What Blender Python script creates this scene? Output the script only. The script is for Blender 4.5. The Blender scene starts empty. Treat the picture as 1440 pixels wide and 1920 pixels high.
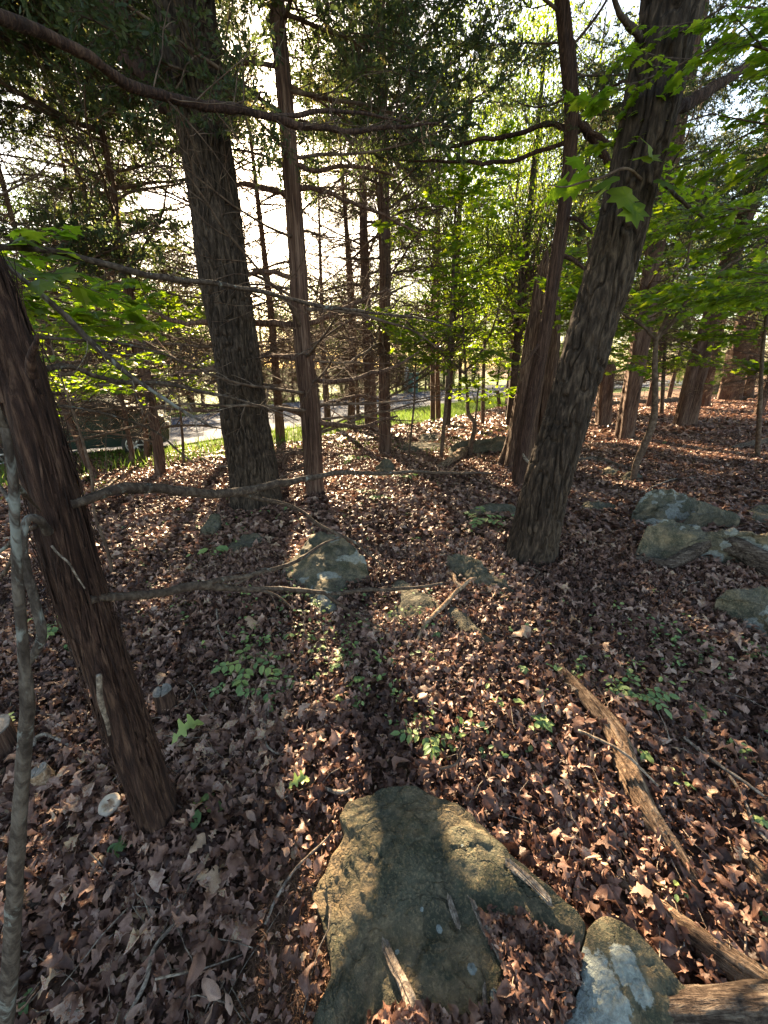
import bpy, math, random
import numpy as np
from mathutils import Vector, Matrix
from mathutils.bvhtree import BVHTree

R = math.radians
scene = bpy.context.scene
COL = scene.collection
rng = np.random.default_rng(7)
random.seed(7)

# ------------------------------------------------------------------ camera
PITCH = R(20.6); F = 730.0; CAM = np.array([0.0, 0.0, 1.6])
cam_d = bpy.data.cameras.new("camera"); cam = bpy.data.objects.new("camera", cam_d); COL.objects.link(cam)
cam.location = CAM; cam.rotation_euler = (math.pi/2 - PITCH, 0, 0)
cam_d.sensor_fit = 'VERTICAL'; cam_d.sensor_height = 36; cam_d.lens = 36*F/1920
cam_d.clip_start = 0.02; cam_d.clip_end = 1500
scene.camera = cam
UP = np.array([0, math.sin(PITCH), math.cos(PITCH)]); FW = np.array([0, math.cos(PITCH), -math.sin(PITCH)])

def ray(px, py):
    return np.array([(px-720)/F, 0, 0]) + UP*(960-py)/F + FW

# ------------------------------------------------------------------ light
sd = ray(488, 268); sd = sd/np.linalg.norm(sd)
SUN_EL = math.asin(sd[2]); SUN_AZ = math.atan2(sd[0], sd[1])      # clockwise from +Y
world = bpy.data.worlds.new("World"); scene.world = world; world.use_nodes = True
wn = world.node_tree; wn.nodes.clear()
sky = wn.nodes.new("ShaderNodeTexSky"); sky.sky_type = 'NISHITA'; sky.sun_disc = False
sky.sun_elevation = SUN_EL; sky.sun_rotation = SUN_AZ
sky.air_density = 1.0; sky.dust_density = 1.0; sky.ozone_density = 2.0
bg = wn.nodes.new("ShaderNodeBackground"); bg.inputs[1].default_value = 0.052
wo = wn.nodes.new("ShaderNodeOutputWorld")
wn.links.new(sky.outputs[0], bg.inputs[0]); wn.links.new(bg.outputs[0], wo.inputs[0])
sun_d = bpy.data.lights.new("sun", 'SUN'); sun_d.energy = 5.0; sun_d.angle = R(0.55); sun_d.color = (1.0, 0.86, 0.68)
sun = bpy.data.objects.new("sun", sun_d); COL.objects.link(sun)
sun.rotation_euler = Vector(sd).to_track_quat('Z', 'Y').to_euler()
sun.location = (0, 0, 30)
scene.view_settings.view_transform = 'Standard'; scene.view_settings.look = 'None'
scene.view_settings.exposure = 3.6; scene.view_settings.gamma = 1.0
scene.view_settings.use_curve_mapping = False
scene.view_settings.use_white_balance = True; scene.view_settings.white_balance_temperature = 8600; scene.view_settings.white_balance_tint = 11
cy = scene.cycles
cy.max_bounces = 6; cy.diffuse_bounces = 3; cy.glossy_bounces = 2; cy.transmission_bounces = 4; cy.transparent_max_bounces = 4
cy.use_denoising = True
cy.caustics_reflective = False; cy.caustics_refractive = False
cy.sample_clamp_indirect = 6.0

# ------------------------------------------------------------------ numeric noise
_perm = np.random.default_rng(3).random(65536).astype(np.float64)
def vnoise(P, seed=0):
    P = np.asarray(P, float); I = np.floor(P).astype(np.int64); f = P - I; f = f*f*(3-2*f)
    out = 0
    for dx in (0, 1):
        wx = f[:, 0] if dx else 1-f[:, 0]
        for dy in (0, 1):
            wy = f[:, 1] if dy else 1-f[:, 1]
            for dz in (0, 1):
                wz = f[:, 2] if dz else 1-f[:, 2]
                h = ((I[:, 0]+dx)*73856093 ^ (I[:, 1]+dy)*19349663 ^ (I[:, 2]+dz)*83492791 ^ (seed*2654435)) & 65535
                out = out + wx*wy*wz*_perm[h]
    return out
def fbm(P, oct=4, seed=0):
    s = 0; a = 0.5; P = np.asarray(P, float); n = 0
    for i in range(oct):
        s = s + a*vnoise(P*(2**i), seed+i); n += a; a *= 0.5
    return s/n

# ------------------------------------------------------------------ terrain
def sp(x, k=1.5):
    return np.logaddexp(0, np.asarray(x, float)*k)/k
def H0(x, y):
    s = 0.052*sp(y-3.5) + 0.05*sp(-x-0.5) - 0.022*sp(x-1)
    return -3.0*(1-np.exp(-np.clip(s, -3, 60)/3.0))
def H(x, y):
    x = np.atleast_1d(np.asarray(x, float)); y = np.atleast_1d(np.asarray(y, float))
    P = np.stack([x, y, x*0], 1)
    fade = np.clip(1-(y-8)/14, 0, 1)
    return H0(x, y) + fade*((fbm(P*0.55, 3, 11)-.5)*0.16 + (fbm(P*2.6, 2, 12)-.5)*0.045)
def h1(x, y): return float(H(x, y)[0])

def s1(x, k=1.5):
    v = x*k; return (v if v > 30 else math.log1p(math.exp(v)))/k
def h0(x, y):
    s = 0.052*s1(y-3.5)+0.05*s1(-x-0.5)-0.022*s1(x-1); return -3.0*(1-math.exp(-min(max(s, -3), 60)/3.0))
def G(px, py, dz=0.0):
    """world point where the ground (raised by dz) is met in the direction of a photo pixel"""
    d = ray(px, py); dx, dy, dw = float(d[0]), float(d[1]), float(d[2]); lo = t = 0.3
    while t < 300:
        if 1.6+dw*t < h0(dx*t, dy*t)+dz+0.12: break
        lo = t; t *= 1.06
    while t < 300:
        if 1.6+dw*t < h1(dx*t, dy*t)+dz: break
        lo = t; t *= 1.03
    hi = t
    for _ in range(9):
        m = (lo+hi)/2
        if 1.6+dw*m < h1(dx*m, dy*m)+dz: hi = m
        else: lo = m
    return CAM + d*hi
def A(px, py, Y):
    d = ray(px, py); return CAM + d*(Y/d[1])
def depth(p): return float(np.dot(np.asarray(p)-CAM, FW))
def wr(p, wpx): return 0.5*wpx*depth(p)/F          # radius for a width in photo pixels

# ------------------------------------------------------------------ mesh helpers
def make_mesh(name, V, polys, mat, smooth=True, attrs=None):
    me = bpy.data.meshes.new(name)
    V = np.asarray(V, np.float32)
    me.vertices.add(len(V)); me.vertices.foreach_set("co", V.ravel())
    loops = np.concatenate([np.asarray(p, np.int32).ravel() for p in polys])
    tot = np.concatenate([np.full(len(p), p.shape[1], np.int32) for p in polys])
    start = np.concatenate([[0], np.cumsum(tot)[:-1]]).astype(np.int32)
    me.loops.add(len(loops)); me.loops.foreach_set("vertex_index", loops)
    me.polygons.add(len(tot)); me.polygons.foreach_set("loop_start", start)
    me.update(calc_edges=True); me.validate()
    me.polygons.foreach_set("use_smooth", np.full(len(me.polygons), smooth))
    if attrs:
        for k, a in attrs.items():
            at = me.attributes.new(k, 'FLOAT', 'POINT'); at.data.foreach_set("value", np.asarray(a, np.float32))
    if mat: me.materials.append(mat)
    return me
def link(name, me, parent=None, loc=None):
    o = bpy.data.objects.new(name, me); COL.objects.link(o)
    if parent: o.parent = parent
    if loc is not None: o.location = loc
    return o
def thing(name, label, cat, loc, group=None):
    o = bpy.data.objects.new(name, None); COL.objects.link(o); o.location = [float(v) for v in loc]
    o.empty_display_size = 0.1
    o["label"] = label; o["category"] = cat
    if group: o["group"] = group
    return o
def tagm(o, label, cat, group=None):
    o["label"] = label; o["category"] = cat
    if group: o["group"] = group
    return o

class MB:
    def __init__(s): s.V = []; s.Q = []; s.T = []; s.n = 0; s.A = []
    def add(s, V, quads=None, tris=None, a=None):
        V = np.asarray(V, float); s.V.append(V)
        if quads is not None and len(quads): s.Q.append(np.asarray(quads)+s.n)
        if tris is not None and len(tris): s.T.append(np.asarray(tris)+s.n)
        s.A.append(np.full(len(V), random.random() if a is None else 0.0) if a is None or np.isscalar(a) else a)
        if a is not None and np.isscalar(a): s.A[-1][:] = a
        s.n += len(V)
    def mesh(s, name, mat, smooth=True, off=None):
        V = np.concatenate(s.V)
        if off is not None: V = V - np.asarray(off)
        P = []
        if s.Q: P.append(np.concatenate(s.Q))
        if s.T: P.append(np.concatenate(s.T))
        return make_mesh(name, V, P, mat, smooth, {"rnd": np.concatenate(s.A)})

def resample(P, R_, n):
    P = np.asarray(P, float); R_ = np.asarray(R_, float)
    if len(P) == 2 or n <= len(P):
        seg = np.r_[0, np.cumsum(np.linalg.norm(np.diff(P, axis=0), axis=1))]
        u = np.linspace(0, seg[-1], n)
        return np.stack([np.interp(u, seg, P[:, i]) for i in range(3)], 1), np.interp(u, seg, R_)
    Q = np.vstack([2*P[0]-P[1], P, 2*P[-1]-P[-2]]); out = []; ts = []
    seg = np.r_[0, np.cumsum(np.linalg.norm(np.diff(P, axis=0), axis=1))]
    for u in np.linspace(0, seg[-1], n):
        i = min(max(np.searchsorted(seg, u)-1, 0), len(P)-2)
        t = (u-seg[i])/max(seg[i+1]-seg[i], 1e-9)
        p0, p1, p2, p3 = Q[i], Q[i+1], Q[i+2], Q[i+3]
        out.append(0.5*((2*p1)+(-p0+p2)*t+(2*p0-5*p1+4*p2-p3)*t*t+(-p0+3*p1-3*p2+p3)*t**3)); ts.append(u)
    return np.array(out), np.interp(ts, seg, R_)

def frames(P):
    T = np.gradient(P, axis=0); T /= np.linalg.norm(T, axis=1)[:, None]+1e-12
    a = np.array([1.0, 0, 0]) if abs(T[0][0]) < 0.8 else np.array([0, 1.0, 0])
    N = []; n = a - T[0]*np.dot(a, T[0]); n /= np.linalg.norm(n)
    for t in T:
        n = n - t*np.dot(n, t); n /= np.linalg.norm(n)+1e-12; N.append(n)
    N = np.array(N); return T, N, np.cross(T, N)

def tube(P, Rr, seg=6, disp=None, cap=True):
    """swept tube; disp(theta, s, r, P3) -> new radius; returns V, quads, tris"""
    P = np.asarray(P, float); Rr = np.asarray(Rr, float)
    T, N, B = frames(P); n = len(P)
    th = np.linspace(0, 2*math.pi, seg, endpoint=False)
    C = np.cos(th)[None, :, None]; S = np.sin(th)[None, :, None]
    D = N[:, None, :]*C + B[:, None, :]*S
    r = np.repeat(Rr[:, None], seg, 1)
    if disp is not None:
        s = np.r_[0, np.cumsum(np.linalg.norm(np.diff(P, axis=0), axis=1))]
        r = disp(np.repeat(th[None, :], n, 0), np.repeat(s[:, None], seg, 1), r, P[:, None, :]+D*r[..., None])
    V = (P[:, None, :]+D*r[..., None]).reshape(-1, 3)
    i = np.arange(n-1)[:, None]*seg; j = np.arange(seg)[None, :]; k = (j+1) % seg
    Q = np.stack([i+j, i+k, i+seg+k, i+seg+j], -1).reshape(-1, 4)
    Tr = None
    if cap:
        V = np.vstack([V, P[0], P[-1]]); a = n*seg; jj = np.arange(seg); kk = (jj+1) % seg
        Tr = np.vstack([np.stack([kk, jj, np.full(seg, a)], 1), np.stack([(n-1)*seg+jj, (n-1)*seg+kk, np.full(seg, a+1)], 1)])
    return V, Q, Tr

# ------------------------------------------------------------------ materials
def nodes(name):
    m = bpy.data.materials.new(name); m.use_nodes = True; nt = m.node_tree; nt.nodes.clear()
    out = nt.nodes.new("ShaderNodeOutputMaterial"); b = nt.nodes.new("ShaderNodeBsdfPrincipled")
    nt.links.new(b.outputs[0], out.inputs[0])
    return m, nt, b, out
def coords(nt, scale=(1, 1, 1), kind='Object', rot=(0, 0, 0)):
    tc = nt.nodes.new("ShaderNodeTexCoord"); mp = nt.nodes.new("ShaderNodeMapping")
    mp.inputs['Scale'].default_value = scale; mp.inputs['Rotation'].default_value = rot
    nt.links.new(tc.outputs[kind], mp.inputs[0]); return mp.outputs[0]
def noise(nt, vec, scale, detail=4, rough=0.6, dist=0.0):
    n = nt.nodes.new("ShaderNodeTexNoise"); n.inputs['Scale'].default_value = scale; n.inputs['Detail'].default_value = detail
    n.inputs['Roughness'].default_value = rough; n.inputs['Distortion'].default_value = dist
    nt.links.new(vec, n.inputs['Vector']); return n.outputs['Fac']
def ramp(nt, fac, stops):
    r = nt.nodes.new("ShaderNodeValToRGB"); els = r.color_ramp.elements
    while len(els) < len(stops): els.new(0.5)
    for e, (p, c) in zip(els, stops): e.position = p; e.color = (*c, 1)
    nt.links.new(fac, r.inputs[0]); return r.outputs[0]
def mixc(nt, fac, a, b):
    m = nt.nodes.new("ShaderNodeMix"); m.data_type = 'RGBA'
    for i, v in ((0, fac), (6, a), (7, b)):
        if isinstance(v, (int, float)): m.inputs[i].default_value = v
        elif isinstance(v, tuple): m.inputs[i].default_value = (*v, 1)
        else: nt.links.new(v, m.inputs[i])
    return m.outputs[2]
def math_(nt, op, a, b=0.0, c=None):
    m = nt.nodes.new("ShaderNodeMath"); m.operation = op
    for i, v in enumerate((a, b) if c is None else (a, b, c)):
        if isinstance(v, (int, float)): m.inputs[i].default_value = v
        else: nt.links.new(v, m.inputs[i])
    return m.outputs[0]
def bump(nt, b, h, strength=0.5, dist=0.01):
    n = nt.nodes.new("ShaderNodeBump"); n.inputs['Strength'].default_value = strength; n.inputs['Distance'].default_value = dist
    nt.links.new(h, n.inputs['Height']); nt.links.new(n.outputs[0], b.inputs['Normal'])
def attr(nt, name):
    a = nt.nodes.new("ShaderNodeAttribute"); a.attribute_name = name; return a.outputs['Fac']

def bark_mat(name, cols, sx=26, sz=5, bscale=1.0, lichen=0.0, bd=0.012, lich_col=(0.26, 0.29, 0.27)):
    m, nt, b, out = nodes(name)
    v = coords(nt, (sx, sx, sz)); n1 = noise(nt, v, 1.0, 5, 0.65, 0.4)
    v2 = coords(nt, (3, 3, 1.2)); n2 = noise(nt, v2, 1.0, 3)
    v3 = coords(nt, (90, 90, 30)); n3 = noise(nt, v3, 1.0, 3)
    f = math_(nt, 'ADD', math_(nt, 'MULTIPLY', n1, 0.75), math_(nt, 'MULTIPLY', n2, 0.25))
    c = ramp(nt, f, [(0.37, cols[0]), (0.49, cols[1]), (0.61, cols[2])])
    if lichen > 0:
        lv = noise(nt, coords(nt, (9, 9, 6)), 1.3, 5, 0.7, 0.6)
        mask = ramp(nt, lv, [(1-lichen-0.03, (0, 0, 0)), (1-lichen+0.03, (1, 1, 1))])
        c = mixc(nt, mask, c, lich_col)
    nt.links.new(c, b.inputs['Base Color']); b.inputs['Roughness'].default_value = 0.9
    b.inputs['Specular IOR Level'].default_value = 0.25
    h = math_(nt, 'ADD', n1, math_(nt, 'MULTIPLY', n3, 0.35))
    bump(nt, b, h, 0.9*bscale, bd); return m

M = {}
M['oak'] = bark_mat("oak_bark", [(0.010, 0.006, 0.004), (0.032, 0.021, 0.015), (0.085, 0.059, 0.042)], 42, 9, 1, 0.30, 0.03, (0.09, 0.075, 0.058))
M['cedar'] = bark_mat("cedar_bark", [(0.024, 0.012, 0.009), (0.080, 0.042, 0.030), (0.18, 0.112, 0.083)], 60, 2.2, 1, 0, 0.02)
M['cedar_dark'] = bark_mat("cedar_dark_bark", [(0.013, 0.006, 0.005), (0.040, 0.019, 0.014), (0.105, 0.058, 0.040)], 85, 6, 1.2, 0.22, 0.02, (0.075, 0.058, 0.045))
M['lichen'] = bark_mat("lichened_bark", [(0.022, 0.016, 0.013), (0.055, 0.043, 0.036), (0.11, 0.092, 0.078)], 60, 34, 0.8, 0.43, 0.008, (0.155, 0.165, 0.155))
M['limb'] = bark_mat("limb_bark", [(0.020, 0.013, 0.010), (0.050, 0.034, 0.026), (0.105, 0.080, 0.062)], 60, 50, 0.8, 0.37, 0.008, (0.17, 0.19, 0.175))
M['twig'] = bark_mat("twig_bark", [(0.035, 0.022, 0.016), (0.075, 0.047, 0.034), (0.14, 0.10, 0.075)], 20, 20, 0.4, 0, 0.004)
M['dead'] = bark_mat("dead_wood", [(0.10, 0.055, 0.032), (0.25, 0.155, 0.095), (0.42, 0.31, 0.22)], 55, 55, 1, 0, 0.008)
M['grey'] = bark_mat("weathered_wood", [(0.040, 0.030, 0.024), (0.15, 0.115, 0.090), (0.31, 0.26, 0.21)], 70, 60, 1, 0, 0.006)
M['hollow'] = bark_mat("hollow_trunk_wood", [(0.016, 0.008, 0.006), (0.060, 0.030, 0.020), (0.145, 0.088, 0.060)], 55, 3, 1, 0, 0.02)

def log_mat(name, cols, ang=0.0):
    m, nt, b, out = nodes(name)
    tc = nt.nodes.new("ShaderNodeTexCoord"); m1 = nt.nodes.new("ShaderNodeMapping"); m1.inputs['Rotation'].default_value = (0, 0, -ang)
    m2 = nt.nodes.new("ShaderNodeMapping"); m2.inputs['Scale'].default_value = (8, 75, 75); nt.links.new(tc.outputs['Object'], m1.inputs[0]); nt.links.new(m1.outputs[0], m2.inputs[0])
    n1 = noise(nt, m2.outputs[0], 1.0, 5, 0.7, 0.5); n2 = noise(nt, tc.outputs['Object'], 14, 6, 0.7); n3 = noise(nt, tc.outputs['Object'], 70, 4, 0.7)
    f = math_(nt, 'ADD', math_(nt, 'MULTIPLY', n1, 0.5), math_(nt, 'ADD', math_(nt, 'MULTIPLY', n2, 0.3), math_(nt, 'MULTIPLY', n3, 0.2)))
    c = ramp(nt, f, [(0.41, cols[0]), (0.49, cols[1]), (0.58, cols[2])])
    nt.links.new(c, b.inputs['Base Color']); b.inputs['Roughness'].default_value = 0.95; b.inputs['Specular IOR Level'].default_value = 0.15
    bump(nt, b, math_(nt, 'ADD', n1, math_(nt, 'MULTIPLY', n3, 0.4)), 1.0, 0.02); return m
LOGCOL = {'rot': [(0.028, 0.017, 0.012), (0.13, 0.080, 0.052), (0.32, 0.225, 0.155)], 'rotgrey': [(0.022, 0.015, 0.012), (0.075, 0.052, 0.040), (0.18, 0.14, 0.11)]}

def rock_mat(name, base, ochre, moss, lich=(0.25, 0.285, 0.27), lo=0.45, roff=0.0):
    m, nt, b, out = nodes(name)
    v = coords(nt); nA = noise(nt, v, 3.1+roff, 6, 0.62, 0.5); nB = noise(nt, v, 7.5+roff, 6, 0.65, 0.3)
    nC = noise(nt, v, 26, 6, 0.7); nD = noise(nt, v, 120, 3, 0.6)
    c = mixc(nt, ramp(nt, nA, [(0.46, (0, 0, 0)), (0.60, (1, 1, 1))]), base, ochre)
    c = mixc(nt, ramp(nt, nB, [(0.44, (0, 0, 0)), (0.62, (1, 1, 1))]), c, moss)
    c = mixc(nt, math_(nt, 'MULTIPLY', ramp(nt, nC, [(0.40, (0, 0, 0)), (0.66, (1, 1, 1))]), 0.55), c, tuple(x*0.38 for x in base))
    c = mixc(nt, math_(nt, 'MULTIPLY', ramp(nt, nD, [(0.5, (0, 0, 0)), (0.8, (1, 1, 1))]), 0.35), c, tuple(min(1, x*2.1) for x in ochre))
    la = attr(nt, "lich"); lf = math_(nt, 'ADD', la, math_(nt, 'MULTIPLY', math_(nt, 'SUBTRACT', nC, 0.5), 0.9))
    lc = mixc(nt, ramp(nt, noise(nt, v, 55, 5, 0.75), [(0.38, (0, 0, 0)), (0.62, (1, 1, 1))]), tuple(x*0.55 for x in lich), lich)
    c = mixc(nt, ramp(nt, lf, [(0.49, (0, 0, 0)), (0.56, (1, 1, 1))]), c, lc)
    nt.links.new(c, b.inputs['Base Color']); b.inputs['Roughness'].default_value = 0.92
    b.inputs['Specular IOR Level'].default_value = 0.2
    vo = nt.nodes.new("ShaderNodeTexVoronoi"); vo.feature = 'DISTANCE_TO_EDGE'; vo.inputs['Scale'].default_value = 5.0+roff
    mv = nt.nodes.new("ShaderNodeMixRGB"); mv.inputs[0].default_value = 0.35; nt.links.new(v, mv.inputs[1]); nq = nt.nodes.new("ShaderNodeTexNoise"); nq.inputs['Scale'].default_value = 6; nq.inputs['Detail'].default_value = 6; nt.links.new(v, nq.inputs['Vector']); nt.links.new(nq.outputs['Color'], mv.inputs[2]); nt.links.new(mv.outputs[0], vo.inputs['Vector'])
    crk = ramp(nt, vo.outputs['Distance'], [(0.0, (0, 0, 0)), (0.035, (1, 1, 1))])
    h = math_(nt, 'ADD', math_(nt, 'ADD', nB, math_(nt, 'MULTIPLY', nC, 0.7)), math_(nt, 'ADD', math_(nt, 'MULTIPLY', nD, 0.3), math_(nt, 'MULTIPLY', crk, 0.25)))
    bump(nt, b, h, 0.9, 0.022); return m
M['slab'] = rock_mat("mossy_sandstone", (0.078, 0.075, 0.053), (0.22, 0.155, 0.092), (0.040, 0.045, 0.030))
M['rock'] = rock_mat("grey_sandstone", (0.088, 0.084, 0.066), (0.23, 0.175, 0.11), (0.046, 0.050, 0.034), (0.24, 0.245, 0.215), roff=1.3)

def leafmat(name, stops, trans, rough=0.55, tcol=None, key="rnd", tf=None, mott=0.0, spec=0.3):
    m, nt, b, out = nodes(name)
    a = attr(nt, key)
    if mott: a = math_(nt, 'ADD', a, math_(nt, 'MULTIPLY', math_(nt, 'SUBTRACT', noise(nt, coords(nt, (1, 1, 1)), tf or 60, 4, 0.7), 0.5), mott))
    c = ramp(nt, a, stops)
    nt.links.new(c, b.inputs['Base Color']); b.inputs['Roughness'].default_value = rough
    b.inputs['Specular IOR Level'].default_value = spec
    t = nt.nodes.new("ShaderNodeBsdfTranslucent"); mx = nt.nodes.new("ShaderNodeMixShader"); mx.inputs[0].default_value = trans
    if tcol is None: nt.links.new(c, t.inputs[0])
    else: nt.links.new(ramp(nt, a, tcol), t.inputs[0])
    nt.links.new(b.outputs[0], mx.inputs[1]); nt.links.new(t.outputs[0], mx.inputs[2]); nt.links.new(mx.outputs[0], out.inputs[0])
    return m, nt, b
M['litter'], nt, b = leafmat("dry_oak_leaf", [(0.0, (0.034, 0.015, 0.011)), (0.25, (0.090, 0.041, 0.029)), (0.55, (0.185, 0.094, 0.068)), (0.80, (0.34, 0.20, 0.152)), (0.92, (0.46, 0.33, 0.26)), (0.97, (0.27, 0.085, 0.04)), (1.0, (0.42, 0.30, 0.20))], 0.20, 0.5, None, 'rnd', 55, 0.75)
bump(nt, b, noise(nt, coords(nt, (1, 1, 1)), 90, 3), 0.4, 0.004)
M['needle'], _, _ = leafmat("dry_cedar_needles", [(0, (0.06, 0.028, 0.018)), (0.6, (0.15, 0.075, 0.045)), (1, (0.26, 0.15, 0.09))], 0.0, 0.7)
M['cedarleaf'], _, _ = leafmat("cedar_foliage", [(0, (0.020, 0.036, 0.020)), (0.55, (0.038, 0.060, 0.026)), (0.9, (0.075, 0.095, 0.035)), (1, (0.12, 0.09, 0.045))], 0.35, 0.6,
                               [(0, (0.05, 0.09, 0.03)), (0.55, (0.12, 0.17, 0.045)), (1, (0.30, 0.26, 0.09))])
M['green'], _, _ = leafmat("broad_green_leaf", [(0, (0.055, 0.105, 0.018)), (0.6, (0.08, 0.135, 0.022)), (1, (0.115, 0.15, 0.025))], 0.55, 0.45,
                           [(0, (0.16, 0.32, 0.020)), (0.6, (0.30, 0.46, 0.025)), (1, (0.46, 0.54, 0.04))])
M['far'], _, _ = leafmat("far_tree_leaf", [(0, (0.040, 0.080, 0.025)), (1, (0.09, 0.12, 0.035))], 0.5, 0.6,
                         [(0, (0.022, 0.050, 0.006)), (0.6, (0.050, 0.085, 0.009)), (1, (0.10, 0.13, 0.014))], spec=0.04)
M['canopy'], _, _ = leafmat("sunlit_canopy_leaf", [(0, (0.045, 0.088, 0.022)), (1, (0.095, 0.13, 0.030))], 0.5, 0.5,
                        [(0, (0.09, 0.17, 0.012)), (0.6, (0.17, 0.26, 0.02)), (1, (0.32, 0.38, 0.03))], spec=0.1)
M['seedling'], _, _ = leafmat("seedling_leaf", [(0, (0.10, 0.185, 0.075)), (0.6, (0.17, 0.27, 0.11)), (1, (0.28, 0.36, 0.12))], 0.35, 0.5,
                              [(0, (0.12, 0.24, 0.05)), (1, (0.30, 0.42, 0.07))])
M['grass'], _, _ = leafmat("verge_grass", [(0, (0.05, 0.11, 0.025)), (0.7, (0.09, 0.15, 0.035)), (1, (0.20, 0.19, 0.07))], 0.45, 0.6,
                           [(0, (0.05, 0.11, 0.02)), (1, (0.14, 0.19, 0.04))], spec=0.05)

def simple(name, col, rough=0.6, metal=0.0, var=0.25, sc=8, spec=0.5, bs=0.2):
    m, nt, b, out = nodes(name); n = noise(nt, coords(nt), sc, 5)
    c = ramp(nt, n, [(0.3, tuple(x*(1-var) for x in col)), (0.7, tuple(min(1, x*(1+var)) for x in col))])
    nt.links.new(c, b.inputs['Base Color']); b.inputs['Roughness'].default_value = rough; b.inputs['Metallic'].default_value = metal
    b.inputs['Specular IOR Level'].default_value = spec
    if bs: bump(nt, b, n, bs, 0.004)
    return m
# forest floor
m, nt, b, out = nodes("forest_soil"); v = coords(nt)
n1 = noise(nt, v, 1.3, 5); n2 = noise(nt, v, 28, 6, 0.7); n3 = noise(nt, v, 9, 5, 0.7)
c = ramp(nt, n2, [(0.3, (0.030, 0.017, 0.012)), (0.5, (0.095, 0.055, 0.037)), (0.68, (0.22, 0.14, 0.10))])
c = mixc(nt, ramp(nt, attr(nt, "green"), [(0.4, (0, 0, 0)), (0.6, (1, 1, 1))]), c, ramp(nt, n3, [(0.3, (0.04, 0.07, 0.02)), (0.7, (0.10, 0.14, 0.04))]))
nt.links.new(c, b.inputs['Base Color']); b.inputs['Roughness'].default_value = 0.95; b.inputs['Specular IOR Level'].default_value = 0.1
bump(nt, b, n2, 1.0, 0.03); M['soil'] = m
M['asphalt'] = simple("worn_asphalt", (0.042, 0.055, 0.080), 0.95, 0, 0.25, 2.5, 0.08, 0.3)
M['cutend'] = simple("cut_wood_end", (0.13, 0.12, 0.11), 0.9, 0, 0.5, 30)
m, nt, b, out = nodes("pale_mushroom_cap"); v = coords(nt)
ln = nt.nodes.new("ShaderNodeVectorMath"); ln.operation = 'LENGTH'; nt.links.new(v, ln.inputs[0])
f = math_(nt, 'ADD', math_(nt, 'MULTIPLY', ln.outputs['Value'], 16.0), math_(nt, 'MULTIPLY', math_(nt, 'SUBTRACT', noise(nt, v, 60, 5, 0.7), 0.5), 0.9))
nt.links.new(ramp(nt, f, [(0.12, (0.24, 0.14, 0.085)), (0.26, (0.36, 0.26, 0.18)), (0.36, (0.42, 0.35, 0.28)), (0.7, (0.36, 0.29, 0.23))]), b.inputs['Base Color'])
b.inputs['Roughness'].default_value = 0.85; bump(nt, b, noise(nt, v, 120, 4), 0.6, 0.004); M['mush'] = m
M['carpaint'] = simple("dark_green_car_paint", (0.012, 0.03, 0.028), 0.2, 0.2, 0.1, 2, 0.6, 0)
M['glass'] = simple("tinted_car_glass", (0.02, 0.025, 0.03), 0.06, 0, 0.1, 2, 0.8, 0)
M['rubber'] = simple("tyre_rubber", (0.02, 0.02, 0.02), 0.8, 0, 0.1, 5)
M['alloy'] = simple("alloy_metal", (0.5, 0.5, 0.5), 0.35, 0.8, 0.05, 5, 0.5, 0)
M['lamp'] = simple("lamp_plastic", (0.6, 0.6, 0.6), 0.3, 0, 0.1, 5, 0.5, 0)
M['boxgreen'] = simple("utility_green_paint", (0.03, 0.11, 0.09), 0.5, 0, 0.2, 3, 0.5, 0)
M['post'] = simple("pale_post_paint", (0.42, 0.42, 0.40), 0.6, 0, 0.15, 6)

# ------------------------------------------------------------------ ground, road, verge
gx = np.concatenate([-np.geomspace(400, 6, 34), np.linspace(-6, 6, 241)[1:-1], np.geomspace(6, 400, 34)])
gy = np.concatenate([np.linspace(-4, 0, 10)[:-1], np.linspace(0, 9, 181), np.geomspace(9, 800, 90)[1:]])
XX, YY = np.meshgrid(gx, gy); ZZ = H(XX.ravel(), YY.ravel())
nx, ny = len(gx), len(gy)
i = (np.arange(ny-1)[:, None]*nx + np.arange(nx-1)[None, :]).reshape(-1, 1)
Q = np.hstack([i, i+1, i+nx+1, i+nx])

near_edge = [(-700, 900), (-300, 885), (0, 868), (200, 852), (330, 838), (440, 820), (530, 806), (640, 791), (760, 770), (850, 757), (930, 744), (1010, 738), (1120, 731), (1300, 722)]
far_edge = [(-700, 812), (-300, 806), (0, 800), (200, 793), (330, 784), (440, 770), (530, 757), (640, 748), (760, 738), (850, 730), (930, 722), (1010, 719), (1120, 716), (1300, 712)]
NE = np.array([G(*p) for p in near_edge]); FE = np.array([G(*p) for p in far_edge])
verge_px = [(-700, 1010), (-300, 965), (0, 925), (110, 900), (250, 884), (330, 872), (440, 853), (530, 836), (640, 812), (700, 803), (770, 798), (850, 784), (930, 766), (1010, 750), (1120, 738), (1300, 728)]
VE = np.array([G(*p) for p in verge_px])
def line_y(L, x): 
    return np.interp(x, L[:, 0], L[:, 1])
vy = line_y(VE, XX.ravel())
green = (np.clip((YY.ravel()-vy)/1.2+0.5, 0, 1))
green = np.where(XX.ravel() > VE[-1, 0], 0.0, green)
ground = link("ground", make_mesh("ground", np.stack([XX.ravel(), YY.ravel(), ZZ], 1), [Q], M['soil'], True, {"green": green}))
ground["kind"] = "structure"

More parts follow.
